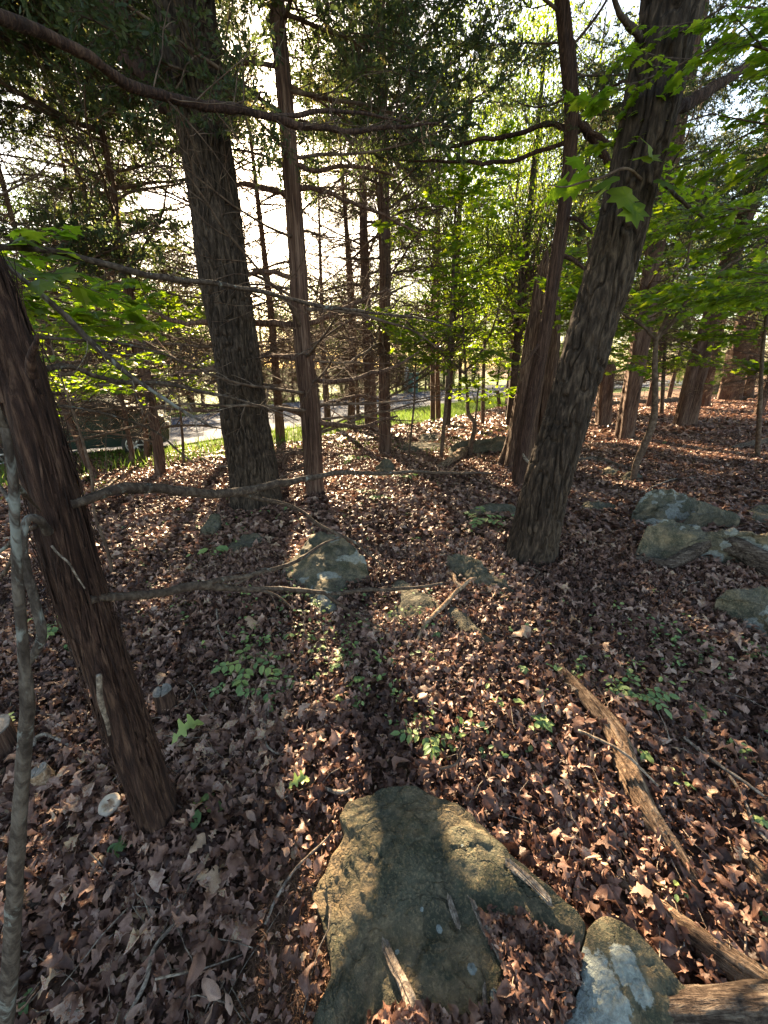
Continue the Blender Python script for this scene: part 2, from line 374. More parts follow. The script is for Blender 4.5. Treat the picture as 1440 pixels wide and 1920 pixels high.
def strip(name, a, b_, mat, dz, nu=60, nv=8):
    a2, _ = resample(a, np.ones(len(a)), nu); b2, _ = resample(b_, np.ones(len(b_)), nu)
    t = np.linspace(0, 1, nv)[None, :, None]; P = (a2[:, None]*(1-t)+b2[:, None]*t).reshape(-1, 3)
    P[:, 2] = H(P[:, 0], P[:, 1]) + dz
    i = (np.arange(nu-1)[:, None]*nv+np.arange(nv-1)[None, :]).reshape(-1, 1)
    return link(name, make_mesh(name, P, [np.hstack([i, i+nv, i+nv+1, i+1])], mat))
road = strip("road", NE, FE, M['asphalt'], 0.05, 90, 10); road["kind"] = "structure"

def pts_in_poly(x, y, poly):
    inside = np.zeros(len(x), bool); j = len(poly)-1
    for i in range(len(poly)):
        xi, yi = poly[i][:2]; xj, yj = poly[j][:2]
        c = ((yi > y) != (yj > y)) & (x < (xj-xi)*(y-yi)/(yj-yi+1e-12)+xi); inside ^= c; j = i
    return inside

# ------------------------------------------------------------------ leaf templates
def leaf_strip(xs, ws, curl=0.2, arch=0.15, fold=0.1, seed=0):
    """a leaf as two strips of quads along its midrib, unit length"""
    curl *= .6; fold *= .75; r = np.random.default_rng(seed); xs = np.array(xs, float); ws = np.array(ws, float); n = len(xs)
    ph = r.random()*6; bend = (r.random()-.5)*0.25
    V = []
    for k in range(n):
        x, w = xs[k], ws[k]
        yb = bend*math.sin(x*3)
        za = arch*math.sin(math.pi*x)+(r.random()-.5)*0.03
        for s in (-1, 0, 1):
            ww = w*(1+(r.random()-.5)*0.25) if s else 0
            V.append([x-.5+(0.06*ww if s else 0), yb+s*ww, za+(abs(s)*ww*fold*3+curl*math.sin(x*7+ph+s)*ww)])
    V = np.array(V); Q = []
    for k in range(n-1):
        a = 3*k; Q += [[a, a+1, a+4, a+3], [a+1, a+2, a+5, a+4]]
    return V, np.array(Q)
OAKX = [0, .09, .15, .21, .26, .36, .41, .47, .53, .63, .69, .75, .80, .88, .95, 1.0]
OAKW = [.012, .025, .14, .15, .06, .09, .25, .24, .09, .12, .29, .27, .10, .17, .10, .01]
OAK2X = [0, .1, .2, .3, .38, .5, .62, .72, .82, .92, 1.0]
OAK2W = [.012, .06, .15, .24, .14, .30, .18, .31, .20, .13, .03]
CHESTX = [0, .12, .3, .5, .7, .88, 1.0]; CHESTW = [.012, .09, .19, .23, .19, .10, .005]
full_leaves = [leaf_strip(OAKX, OAKW, 0.9, 0.22, 0.22, 1), leaf_strip(OAKX, OAKW, 1.3, -0.24, 0.34, 2), leaf_strip(OAK2X, OAK2W, 1.1, 0.16, -0.24, 3),
               leaf_strip(OAK2X, OAK2W, 1.5, 0.34, 0.3, 4), leaf_strip(CHESTX, CHESTW, 1.2, 0.3, 0.4, 5), leaf_strip(OAKX, [w*.8 for w in OAKW], 1.4, 0.4, 0.45, 6),
               leaf_strip(OAK2X, [w*1.1 for w in OAK2W], 0.6, -0.25, 0.05, 8), leaf_strip(CHESTX, [w*.9 for w in CHESTW], 1.0, -0.2, 0.35, 9)]
mid_leaves = [leaf_strip([0, .3, .5, .75, 1], [.02, .26, .12, .3, .02], 0.6, 0.2, 0.2, s) for s in (11, 12)] + [leaf_strip([0, .35, .6, 1], [.02, .25, .28, .02], 0.8, -0.15, 0.2, s) for s in (13, 14)]
far_leaves = [leaf_strip([0, .5, 1], [.12, .3, .12], 0.5, 0.2, 0.15, s) for s in (21, 22)]

def rotmats(yaw, pitch, roll):
    cy_, sy = np.cos(yaw), np.sin(yaw); cp, s_p = np.cos(pitch), np.sin(pitch); cr, sr = np.cos(roll), np.sin(roll)
    Rm = np.empty((len(yaw), 3, 3))
    Rm[:, 0, 0] = cy_*cp; Rm[:, 0, 1] = cy_*s_p*sr-sy*cr; Rm[:, 0, 2] = cy_*s_p*cr+sy*sr
    Rm[:, 1, 0] = sy*cp; Rm[:, 1, 1] = sy*s_p*sr+cy_*cr; Rm[:, 1, 2] = sy*s_p*cr-cy_*sr
    Rm[:, 2, 0] = -s_p; Rm[:, 2, 1] = cp*sr; Rm[:, 2, 2] = cp*cr
    return Rm
def scatter(mb, tmpl, pos, yaw, pitch, roll, size, rnd):
    """stamp templates at the given places (vectorised)"""
    k = rng.integers(0, len(tmpl), len(pos)); Rm = rotmats(yaw, pitch, roll)
    for t, (V, Q) in enumerate(tmpl):
        s = np.where(k == t)[0]
        if not len(s): continue
        W = np.einsum('nij,kj->nki', Rm[s]*size[s][:, None, None], V)+pos[s][:, None, :]
        n = len(V); q = (Q[None]+(np.arange(len(s))*n)[:, None, None]).reshape(-1, Q.shape[1])
        a = np.repeat(rnd[s], n)
        if Q.shape[1] == 4: mb.add(W.reshape(-1, 3), quads=q, a=a)
        else: mb.add(W.reshape(-1, 3), tris=q, a=a)

SLAB_RIM = [(655, 1497, .10), (700, 1480, .11), (765, 1470, .12), (820, 1477, .12), (868, 1505, .12), (920, 1562, .12), (990, 1628, .12), (1045, 1672, .12), (1098, 1722, .11), (1100, 1780, .09),
            (1085, 1850, .08), (1060, 1930, .07), (1020, 2050, .07), (800, 2150, .06), (560, 2050, .04), (575, 1930, .05), (610, 1860, .05), (622, 1800, .05), (600, 1720, .05), (583, 1662, .05), (605, 1620, .06), (648, 1570, .08), (640, 1530, .09)]
SLAB_XY = [G(*p)[:2] for p in SLAB_RIM]
NEEDLE_XY = [G(*p)[:2] for p in [(650, 1500), (610, 1530), (570, 1570), (540, 1640), (470, 1720), (470, 1800), (430, 1930), (560, 1990), (620, 1930), (640, 1800), (610, 1660), (650, 1570)]]
EXPOSED = []    # rock outlines where leaves stay sparse, filled by rocks below

def litter_points(y0, y1, dens, xm=1.22, pad=1.1):
    n = int(dens*(y1-y0)*((y0+y1)*xm+2*pad)/1.0)
    y = rng.uniform(y0, y1, n*2); wmax = y1*xm+pad
    x = rng.uniform(-wmax, wmax, n*2); ok = np.abs(x) < y*xm+pad
    x, y = x[ok][:n], y[ok][:n]
    return x, y

# ------------------------------------------------------------------ rocks
def rock(rim, label, cat="rock", mat='rock', bulge=0.05, rough=0.03, seed=0, lichens=(), rings=26, nang=110, name="rock", lich_rand=0.0, facet=0.5, noiseF=5.0, step=0.0, lq=28):
    P = np.array([G(*p) for p in rim]); c = P.mean(0)
    ang = np.linspace(0, 1, nang, endpoint=False)
    Pc = np.vstack([P, P[:1]]); L, _ = resample(Pc, np.ones(len(Pc)), nang+1); L = L[:-1]
    L = L + (fbm(L*9, 3, seed)-.5)[:, None]*(L-c)*0.16
    V = [c[None]]; rs = np.linspace(0, 1, rings)[1:]
    for r in rs:
        ring = c+(L-c)*r; ring[:, 2] += bulge*(1-r**2.5)
        V.append(ring)
    for k, (ro, dz) in enumerate([(1.02, -.025), (1.035, -.06), (1.05, -.12), (1.06, -.22), (1.07, -.4)]):
        ring = c+(L-c)*ro; ring[:, 2] = L[:, 2]+dz; V.append(ring)
    V[0] = V[0] + [0, 0, bulge]
    n0 = rings-1; V = np.vstack(V); tot = n0+5
    size = np.linalg.norm(P[:, :2].max(0)-P[:, :2].min(0))
    n1 = fbm(V*(noiseF/size)*[1, 1, 1.5]+seed*3.1, 4, seed)-.5
    n2 = fbm(V*(noiseF*4/size), 3, seed+9)-.5
    nf = vnoise(V*(noiseF*.8/size)+7.7, seed+5); nf = np.abs(nf-.5)*2
    lay = np.floor((V[:, 2]+n1*0.12)*lq)/lq-(V[:, 2]+n1*0.12)
    d = n1*rough*2.2+n2*rough*0.8+(nf-.5)*rough*facet*1.5
    cn = fbm(V*(noiseF*.45/size)*[1.6, 1, 1]+3.3+seed, 3, seed+60); crk = np.exp(-((cn-.5)/.012)**2)+.7*np.exp(-((fbm(V*(noiseF*.9/size)+seed, 3, seed+61)-.47)/.010)**2)
    V[:, 2] += d + lay*step - crk*rough*.16
    V[:, 0] += (fbm(V*(noiseF/size)+31, 3, seed+2)-.5)*rough*1.4; V[:, 1] += (fbm(V*(noiseF/size)+57, 3, seed+3)-.5)*rough*1.4
    Q = []; T = []
    for r in range(tot-1):
        a = 1+r*nang; j = np.arange(nang); k = (j+1) % nang
        Q.append(np.stack([a+j, a+nang+j, a+nang+k, a+k], 1))
    j = np.arange(nang); T.append(np.stack([np.zeros(nang, int), 1+j, 1+(j+1) % nang], 1))
    li = np.zeros(len(V))
    for (lx, ly, lr) in lichens:
        q = G(lx, ly, 0.08); dd = np.linalg.norm((V-q)[:, :2], axis=1)
        li = np.maximum(li, np.clip(1.0-dd/lr*0.5, 0, 1)*(dd < lr*2.2))
    if lich_rand > 0:
        f = fbm(V*7/size+seed, 3, seed+40); li = np.maximum(li, np.clip((f-(1-lich_rand))*5+.5, 0, 1))
    V0 = V - c; me = make_mesh(name, V0, [np.vstack(Q), np.vstack(T)], M[mat], True, {"lich": li})
    o = link(name, me, None, c); tagm(o, label, cat)
    EXPOSED.append([tuple(v[:2]) for v in c+(L[::6]-c)*0.93])
    o["_v"] = 0; del o["_v"]
    return o, V, np.vstack(T), np.vstack(Q)

slab, sV, sT, sQ = rock(SLAB_RIM, "large flat mossy brown green sandstone slab filling the bottom centre of the forest floor", mat='slab', bulge=0.035, rough=0.026, seed=4, rings=90, nang=300,
     lichens=[(823, 1740, .010), (886, 1818, .013), (925, 1868, .009), (790, 1712, .006), (745, 1790, .006), (865, 1600, .004)], name="rock_slab", facet=1.0, noiseF=6, step=0.45, lq=60)
slab_bvh = BVHTree.FromPolygons([tuple(v) for v in sV], [tuple(q) for q in sQ]+[tuple(t) for t in sT])
def drop(x, y):
    hit = slab_bvh.ray_cast(Vector((x, y, 2)), Vector((0, 0, -1)))
    return max(hit[0].z if hit[0] else -9, h1(x, y))
rock([(1105, 1742, .11), (1130, 1718, .12), (1162, 1724, .12), (1205, 1762, .12), (1260, 1818, .11), (1325, 1885, .09), (1360, 1960, .08), (1280, 2060, .06), (1050, 2060, .06), (1060, 1930, .08), (1085, 1850, .09), (1092, 1790, .1)],
     "dark rounded rock with a big pale blue lichen patch beside the large slab", mat='slab', bulge=0.03, rough=0.014, seed=8, rings=60, nang=200,
     lichens=[(1112, 1850, .062), (1168, 1830, .040), (1130, 1905, .072), (1070, 1910, .05), (1190, 1865, .03), (1100, 1960, .07)])
rock([(602, 992, .26), (640, 1002, .27), (662, 1026, .25), (686, 1058, .17), (684, 1085, .05), (650, 1108, .03), (634, 1150, .02), (604, 1163, .02), (570, 1110, .03), (540, 1088, .03), (535, 1066, .06), (556, 1030, .16), (580, 1002, .22)],
     "pointed grey slab rock with a tan broken end rising amid the leaf litter", bulge=0.03, rough=0.05, seed=12, rings=40, nang=150, lich_rand=0.44, step=0.5)
rock([(735, 1098, .05), (752, 1085, .06), (790, 1108, .05), (828, 1132, .04), (812, 1148, .02), (775, 1158, .02), (722, 1170, .01), (712, 1160, .01), (745, 1140, .03), (752, 1118, .05)],
     "small flat triangular rock sunlit between the pointed slab rock and the forked stick", bulge=0.015, rough=0.02, seed=13)
rock([(838, 1040, .13), (858, 1034, .15), (885, 1040, .15), (920, 1065, .12), (958, 1100, .07), (958, 1112, .02), (925, 1112, .01), (880, 1098, .01), (848, 1075, .02), (836, 1055, .06)],
     "wedge shaped tan rock with pale lichen left of the leaning oak's foot", bulge=0.03, rough=0.035, seed=14, lichens=[(905, 1050, .03), (945, 1085, .02)], step=0.4)
rock([(836, 1142, .03), (860, 1140, .03), (885, 1160, .03), (912, 1190, .02), (945, 1215, .015), (930, 1222, .0), (880, 1192, .01), (845, 1165, .02)],
     "narrow yellowish rock ridge peeping out of the leaves below the forked stick", bulge=0.01, rough=0.015, seed=15)
rock([(880, 955, .10), (915, 944, .12), (955, 945, .12), (975, 960, .08), (965, 972, .02), (920, 966, .01), (880, 972, .02)],
     "low grey green rock half hidden behind the leaning oak's foot", bulge=0.02, rough=0.03, seed=16, lich_rand=.3)
rock([(428, 1022, .03), (462, 1000, .05), (490, 1005, .04), (485, 1022, .02), (440, 1040, .01), (424, 1038, .01)], "flat olive stone sunk in leaves before the thick oak", bulge=0.01, rough=0.015, seed=17)
rock([(372, 1000, .02), (392, 968, .16), (412, 962, .18), (410, 985, .08), (395, 1004, .01), (378, 1010, .01)], "small upright pointed stone left of the thick oak's foot", bulge=0.02, rough=0.03, seed=18)
rock([(1190, 955, .16), (1215, 918, .32), (1250, 915, .33), (1300, 930, .25), (1350, 945, .18), (1330, 965, .10), (1260, 970, .10), (1228, 985, .05), (1205, 990, .02), (1188, 970, .06)],
     "grey green boulder at the back left of the right hand rock pile", bulge=0.05, rough=0.06, seed=19, rings=36, nang=130, lich_rand=.46, step=.4)
rock([(1285, 975, .12), (1320, 948, .24), (1350, 950, .24), (1384, 965, .15), (1380, 985, .06), (1330, 985, .05)], "brown rounded rock wedged between two larger boulders on the right", bulge=0.04, rough=0.03, seed=20)
rock([(1200, 1025, .12), (1210, 990, .28), (1240, 968, .34), (1275, 968, .34), (1320, 985, .30), (1380, 990, .30), (1460, 1000, .28), (1560, 1010, .2), (1560, 1060, .05), (1440, 1062, .04), (1380, 1055, .05), (1310, 1045, .05), (1255, 1055, .03), (1225, 1060, .02), (1204, 1050, .03)],
     "long grey boulder with white lichen blotches, largest of the right hand rock pile", bulge=0.08, rough=0.075, seed=21, rings=50, nang=200, lichens=[(1300, 1000, .06), (1345, 1000, .05), (1385, 1010, .05), (1380, 1025, .02), (1410, 1015, .04)], lich_rand=.45, step=.5)
rock([(1350, 1115, .16), (1375, 1098, .22), (1430, 1098, .22), (1520, 1110, .18), (1560, 1180, .02), (1470, 1230, .01), (1430, 1190, .02), (1390, 1170, .02), (1358, 1140, .06)],
     "smooth greenish boulder at the right edge below the twisted root log", bulge=0.04, rough=0.04, seed=22, rings=40, nang=150, lich_rand=.40)
rock([(700, 882, .03), (715, 862, .22), (727, 860, .24), (740, 878, .08), (742, 888, .01), (710, 890, .01)], "little pointed stone beside the foot of the slim red cedar", bulge=0.02, rough=0.04, seed=23)
rock([(782, 822, .06), (800, 812, .16), (822, 818, .12), (815, 828, .02), (790, 832, .02)], "pale sunlit stone on the slope before the grass verge", bulge=0.03, rough=0.05, seed=24)
rock([(740, 838, .04), (785, 828, .10), (830, 832, .08), (825, 845, .02), (760, 850, .02)], "low flat grey stone lying just below the pale sunlit one", bulge=0.03, rough=0.05, seed=25)
rock([(690, 890, .02), (705, 886, .05), (730, 890, .04), (720, 900, .01), (695, 900, .01)], "small flat stone just in front of the little pointed stone", bulge=0.01, rough=0.02, seed=26)
rock([(845, 838, .20), (868, 826, .34), (910, 822, .34), (950, 818, .36), (956, 830, .20), (900, 838, .1), (868, 850, .05), (846, 862, .02)],
     "long squared grey stone block lying behind the hollow trunk", bulge=0.02, rough=0.03, seed=27, rings=30, step=.2)
rock([(1080, 950, .02), (1110, 938, .08), (1150, 944, .06), (1150, 956, .01), (1100, 962, .01)], "small half buried stone right of the leaning oak", bulge=0.02, rough=0.03, seed=28)
rock([(1125, 885, .02), (1140, 876, .07), (1160, 882, .05), (1155, 894, .01), (1130, 896, .01)], "little grey stone between the leaning oak and the crooked sapling", bulge=0.02, rough=0.03, seed=29)
rock([(1162, 895, .03), (1180, 885, .12), (1205, 890, .09), (1200, 905, .01), (1170, 908, .01)], "round dark stone at the crooked sapling's foot", bulge=0.03, rough=0.03, seed=30)
rock([(1400, 960, .02), (1430, 945, .1), (1480, 950, .1), (1480, 985, .01), (1420, 985, .01)], "flat mossy stone by the right edge behind the rock pile", bulge=0.02, rough=0.03, seed=31)

# ------------------------------------------------------------------ leaf litter
def exposed_mask(x, y, keep):
    m = np.zeros(len(x), bool)
    for i, poly in enumerate(EXPOSED[2:], 2):
        a = np.array(poly)
        if len(a) < 3: continue
        bb = (x > a[:, 0].min()) & (x < a[:, 0].max()) & (y > a[:, 1].min()) & (y < a[:, 1].max())
        idx = np.where(bb)[0]
        if len(idx): m[idx] |= pts_in_poly(x[idx], y[idx], poly)
    return ~m | (rng.random(len(x)) < keep)

# near: fully lobed leaves
x, y = litter_points(0.05, 3.4, 1900)
inn = pts_in_poly(x, y, NEEDLE_XY); ins = pts_in_poly(x, y, SLAB_XY)
r2 = pts_in_poly(x, y, EXPOSED[1])
CLEAR = [(G(a_, b_, .02)[:2], c_) for a_, b_, c_ in [(212, 1530, .045), (210, 1545, .035), (318, 1318, .05), (98, 1460, .05), (352, 1378, .03), (228, 1598, .03), (380, 1530, .03)]]
clr = np.zeros(len(x), bool)
for c_, r_c in CLEAR: clr |= np.hypot(x-c_[0], y-c_[1]) < r_c
keep = (~inn | (rng.random(len(x)) < 0.10)) & ~ins & ~r2 & exposed_mask(x, y, 0.02) & ~clr
x, y = x[keep], y[keep]; n = len(x)
lay = rng.random(n); z = H(x, y)+0.004+lay*0.045*(0.5+fbm(np.stack([x*3, y*3, x*0], 1), 2, 77))
size = rng.uniform(0.040, 0.088, n)*np.where(rng.random(n) < .35, .6, 1)
tilt = 0.12+lay*0.34
yaw = rng.uniform(0, 6.283, n); pit = rng.normal(0, 1, n)*tilt; rol = rng.normal(0, 1, n)*tilt
flip = rng.random(n) < .35; rol = rol+flip*math.pi; z = z+flip*0.01
rnd = np.clip(rng.normal(0.45, 0.26, n)+(lay-.5)*0.12+(fbm(np.stack([x*1.5, y*1.5, x*0+5], 1), 3, 78)-.5)*0.85, 0, 1)
pos = np.stack([x, y, z], 1)
d2 = np.hypot(x, y-0.2); score = np.hypot(x, y)+ (1-lay)*2.0 + (np.abs(x) > y*0.95+0.25)*9
top = np.argsort(score)[:300]; rest = np.setdiff1d(np.arange(n), top)
lm = [make_mesh("leaf", V, [Q], M['litter'], True, {"rnd": np.full(len(V), 0.3+0.075*t)}) for t, (V, Q) in enumerate(full_leaves)]
for t in top:
    o = link("leaf", lm[int(rng.integers(0, len(lm)))], ground, pos[t]+[0, 0, 0.008])
    o.rotation_euler = (rol[t], pit[t], yaw[t]); o.scale = (size[t],)*3
mb = MB(); scatter(mb, full_leaves, pos[rest], yaw[rest], pit[rest], rol[rest], size[rest], rnd[rest])
# middle distance
x, y = litter_points(3.3, 11, 640, 1.15, 1.0); keep = exposed_mask(x, y, 0.03); x, y = x[keep], y[keep]; n = len(x)
mm = rng.random(n) < np.clip(1.25-(y-4)*0.1, .35, 1); x, y = x[mm], y[mm]; n = len(x); lay = rng.random(n)
z = H(x, y)+0.005+lay*0.05
scatter(mb, mid_leaves, np.stack([x, y, z], 1), rng.uniform(0, 6.28, n), rng.normal(0, .4, n), rng.normal(0, .4, n), rng.uniform(.06, .115, n),
        np.clip(rng.normal(.5, .22, n)+(fbm(np.stack([x, y, x*0], 1)*.8, 3, 78)-.5)*.5, 0, 1))
# far
x, y = litter_points(10.5, 32, 62, 1.1, 1.5); keep = (y < line_y(VE, x)) | (x > VE[-1, 0]); x, y = x[keep], y[keep]; n = len(x)
z = H(x, y)+0.01+rng.random(n)*0.05
scatter(mb, far_leaves, np.stack([x, y, z], 1), rng.uniform(0, 6.28, n), rng.normal(0, .35, n), rng.normal(0, .35, n), rng.uniform(.12, .24, n), np.clip(rng.normal(.5, .22, n), 0, 1))
# leaves banked up against the feet of the nearer trunks
for bx, by, rr_ in [(305, 1560, .065), (993, 1045, .27), (482, 950, .40), (590, 932, .13), (970, 918, .08), (1030, 885, .3)]:
    q = G(bx, by); n = int(900*rr_**.8)+150; a = rng.uniform(0, 6.283, n); u = rng.random(n)**1.6; rad_ = rr_*1.0+u*.14+.005; xx = q[0]+np.cos(a)*rad_; yy = q[1]+np.sin(a)*rad_
    scatter(mb, full_leaves, np.stack([xx, yy, H(xx, yy)+.02+(1-u)*rng.uniform(.0, .07, n)], 1), a+math.pi/2+rng.normal(0, .7, n), rng.normal(0, .4, n), rng.normal(.3, .5, n), rng.uniform(.035, .08, n), np.clip(rng.normal(.42, .25, n), 0, 1))
# crumbled fragments between the leaves
x, y = litter_points(0.05, 3.0, 2600); keep = ~pts_in_poly(x, y, SLAB_XY) & ~pts_in_poly(x, y, EXPOSED[1]) & exposed_mask(x, y, 0.05); x, y = x[keep], y[keep]; n = len(x)
scatter(mb, far_leaves, np.stack([x, y, H(x, y)+.012+rng.random(n)*.03], 1), rng.uniform(0, 6.28, n), rng.normal(0, .6, n), rng.normal(0, .6, n), rng.uniform(.008, .03, n), rng.random(n))
lit = link("leaf_litter", mb.mesh("leaf_litter", M['litter']), ground); lit["kind"] = "stuff"

# cedar needles beside the slab + small crumbs and twigs through the litter
mb = MB(); xs = []; ys = []
poly = np.array(NEEDLE_XY); 
x = rng.uniform(poly[:, 0].min(), poly[:, 0].max(), 60000); y = rng.uniform(poly[:, 1].min(), poly[:, 1].max(), 60000)
k = pts_in_poly(x, y, NEEDLE_XY) & ~pts_in_poly(x, y, SLAB_XY); x, y = x[k][:16000], y[k][:16000]; n = len(x)
sliver = [(np.array([[-.5, -.04, 0], [.0, -.05, .03], [.5, 0, 0], [0, .05, .05], [-.5, .04, 0.02]]), np.array([[0, 1, 3], [0, 3, 4], [1, 2, 3]]))]
scatter(mb, sliver, np.stack([x, y, H(x, y)+rng.random(n)*0.016], 1), rng.uniform(0, 6.28, n), rng.normal(0, .3, n), rng.normal(0, 1, n), rng.uniform(.008, .032, n), rng.random(n))
nd = link("needle_litter", mb.mesh("needle_litter", M['needle']), ground); nd["kind"] = "stuff"
mb = MB()
for _ in range(900):
    yy = 0.3+7*random.random()**1.4; xx = random.uniform(-1, 1)*(yy*1.15+.5); L = random.uniform(.06, .28); a = random.uniform(0, 6.28)
    if pts_in_poly(np.array([xx]), np.array([yy]), SLAB_XY)[0]: continue
    zz = h1(xx, yy)+random.uniform(.03, .06); t = np.linspace(-.5, .5, 6)
    P = np.stack([xx+np.cos(a)*t*L+rng.normal(0, L*.02, 6), yy+np.sin(a)*t*L+rng.normal(0, L*.02, 6), zz+rng.normal(0, .005, 6)+t*L*random.uniform(-.25, .25)], 1)
    V, Q, T = tube(P, np.linspace(1, .5, 6)*random.uniform(.0012, .0035), 4); mb.add(V, Q, T)
tl = link("twig_litter", mb.mesh("twig_litter", M['grey']), ground); tl["kind"] = "stuff"

# ------------------------------------------------------------------ bark displacement
def d_oak(amp, seed, flare=0.35, fh=0.14, R0=None, knots=()):
    def f(th, s, r, P):
        sh = th.shape; Pf = P.reshape(-1, 3)
        c = np.stack([Pf[:, 0]*28, Pf[:, 1]*28, Pf[:, 2]*6.0], 1)
        w = (fbm(Pf*[6, 6, 4], 2, seed+3)-.5)*2.2
        n = vnoise(c+w[:, None], seed); rid = 1-2*np.exp(-((n-.5)/.075)**2)
        n2 = fbm(Pf*[60, 60, 25], 2, seed+1)-.5; n3 = fbm(Pf*[2.5, 2.5, 1.2], 2, seed+2)-.5
        d = (rid*amp*.6+n2*amp*0.7).reshape(sh)
        fl = flare*np.exp(-s/fh)*(1+0.35*np.sin(th*5+seed)+.2*np.sin(th*3+1))
        return r*(1+fl)+d+r*0.22*n3.reshape(sh)
    return f
def d_cedar(amp, seed, flare=0.4, fh=0.10, flute=0.12):
    def f(th, s, r, P):
        sh = th.shape; Pf = P.reshape(-1, 3)
        tw = (fbm(Pf*[3, 3, 1.0], 2, seed+3)-.5)*1.6
        c = np.stack([Pf[:, 0]*70+tw, Pf[:, 1]*70+tw, Pf[:, 2]*3.0], 1)
        n = np.abs(vnoise(c, seed)*2-1); n3 = fbm(Pf*[6, 6, 1.0], 2, seed+2)-.5
        fl = flare*np.exp(-s/fh)*(1+0.5*np.sin(th*4+seed))
        return r*(1+fl+flute*np.sin(th*3+seed+s*.6)+flute*.6*np.sin(th*5+s))+(n-.4).reshape(sh)*amp+r*0.3*n3.reshape(sh)
    return f
def pxpath(base, pts, k=1.0):
    """base photo pixel on the ground, then (px, py, width, Y offset) points above it"""
    b = G(base[0], base[1]); Y = b[1]; P = [b-[0, 0, 0.12], b]; Rr = [wr(b, base[2])*k]*2
    for p in pts:
        q = A(p[0], p[1], Y+(p[3] if len(p) > 3 else 0)); P.append(q); Rr.append(wr(q, p[2])*k)
    return b, np.array(P), np.array(Rr)
def extend(P, Rr, ztop, rtop=0.02, wob=0.15):
    d = P[-1]-P[-2]; d = d/max(np.linalg.norm(d), 1e-6); d = d*0.6+np.array([0, 0, 0.4]); d /= d[2]
    z0 = P[-1][2]; out = []; rr = []
    for t in (0.33, 0.66, 1.0):
        out.append(P[-1]+d*(ztop-z0)*t+[random.uniform(-wob, wob), random.uniform(-wob, wob), 0]); rr.append(Rr[-1]*(1-t)+rtop*t)
    return np.vstack([P, out]), np.r_[Rr, rr]

# ------------------------------------------------------------------ branch templates (shared mesh data)
def wiggle(p0, d, L, n, r, amp, droop=0.0, curl=0.0):
    d = d/np.linalg.norm(d); P = [p0]; c = d.copy()
    for k in range(n):
        c = c+r.normal(0, amp, 3); c[2] += droop/n+curl*(k/n)/n; c /= np.linalg.norm(c); P.append(P[-1]+c*L/n)
    return np.array(P)
CARD = (np.array([[0, -.12, 0], [.5, -.2, .05], [1, 0, 0], [.5, .2, -.05], [0, .12, 0]]), np.array([[0, 1, 3], [0, 3, 4], [1, 2, 3]]))
def branch_tmpl(seed, nsec, nter, dens_fol=0, r0=0.011, spread=1.0):
    r = np.random.default_rng(seed); mb = MB(); fol = []
    main = wiggle(np.zeros(3), np.array([1, 0, 0.05]), 1.0, 12, r, 0.07, -.12, .25); rad = np.linspace(r0, r0*.22, 13)
    V, Q, T = tube(main, rad, 6, cap=False); mb.add(V, Q, None, a=.3)
    for k in range(nsec):
        t = 0.08+0.9*(k+r.random())/nsec; i = min(int(t*12), 11); p = main[i]+(main[i+1]-main[i])*(t*12-i)
        tan = main[i+1]-main[i]; tan /= np.linalg.norm(tan); side = 1 if (k % 2) else -1
        a = r.uniform(.6, 1.15)*side; d = np.array([tan[0]*math.cos(a)-tan[1]*math.sin(a), tan[0]*math.sin(a)+tan[1]*math.cos(a), tan[2]+r.normal(0, .28)])
        L = (0.50*(1-t)**.7+.12)*r.uniform(.5, 1.15)*spread
        sec = wiggle(p, d, L, 6, r, .16, -.1, .3); sr = np.linspace(r0*.42*(1-t*.5), r0*.12, 7)
        V, Q, T = tube(sec, sr, 3, cap=False); mb.add(V, Q, None, a=.5)
        for m_ in range(nter):
            u = 0.15+.83*(m_+r.random())/nter; j = min(int(u*6), 5); q = sec[j]+(sec[j+1]-sec[j])*(u*6-j)
            tn = sec[j+1]-sec[j]; tn /= np.linalg.norm(tn); b_ = r.uniform(.5, 1.2)*(1 if m_ % 2 else -1)
            dd = np.array([tn[0]*math.cos(b_)-tn[1]*math.sin(b_), tn[0]*math.sin(b_)+tn[1]*math.cos(b_), tn[2]+r.normal(0, .35)])
            ter = wiggle(q, dd, r.uniform(.05, .17)*(1.2-u*.6)*spread, 3, r, .25, -.1, .2)
            V, Q, T = tube(ter, np.linspace(r0*.16, r0*.06, 4), 3, cap=False); mb.add(V, Q, None, a=.7)
            if dens_fol: fol.append(ter)
        if dens_fol: fol.append(sec[2:])
    F = None
    if dens_fol:
        fb = MB(); P = []; D = []
        for ter in fol:
            for _ in range(int(dens_fol*(1 if len(ter) == 4 else 1.4))):
                i = r.integers(0, len(ter)-1); t = r.random(); P.append(ter[i]*(1-t)+ter[i+1]*t+r.normal(0, .008, 3)); D.append(ter[i+1]-ter[i])
        P = np.array(P); D = np.array(D); n = len(P)
        yaw = np.arctan2(D[:, 1], D[:, 0])+r.normal(0, .75, n); pit = -np.arcsin(np.clip(D[:, 2]/np.linalg.norm(D, axis=1), -1, 1))+r.normal(0, .55, n)
        cl = vnoise(P*9, seed); global rng; sv = rng; rng = r
        scatter(fb, [CARD], P, yaw, pit, r.uniform(0, 6.28, n), r.uniform(.014, .038, n), np.clip(cl*.9+r.normal(0, .15, n), 0, 1)); rng = sv
        F = fb.mesh("foliage", M['cedarleaf'], False)
    return mb.mesh("branch", M['twig']), F
THIN = [branch_tmpl(180+k, 13, 4)[0] for k in range(5)]
DEAD = [branch_tmpl(100+k, 20, 7)[0] for k in range(7)]
BARE = [branch_tmpl(150+k, 7, 3, 0, .014, .8)[0] for k in range(4)]
LIVE = [branch_tmpl(200+k, 21, 6, 11) for k in range(5)]

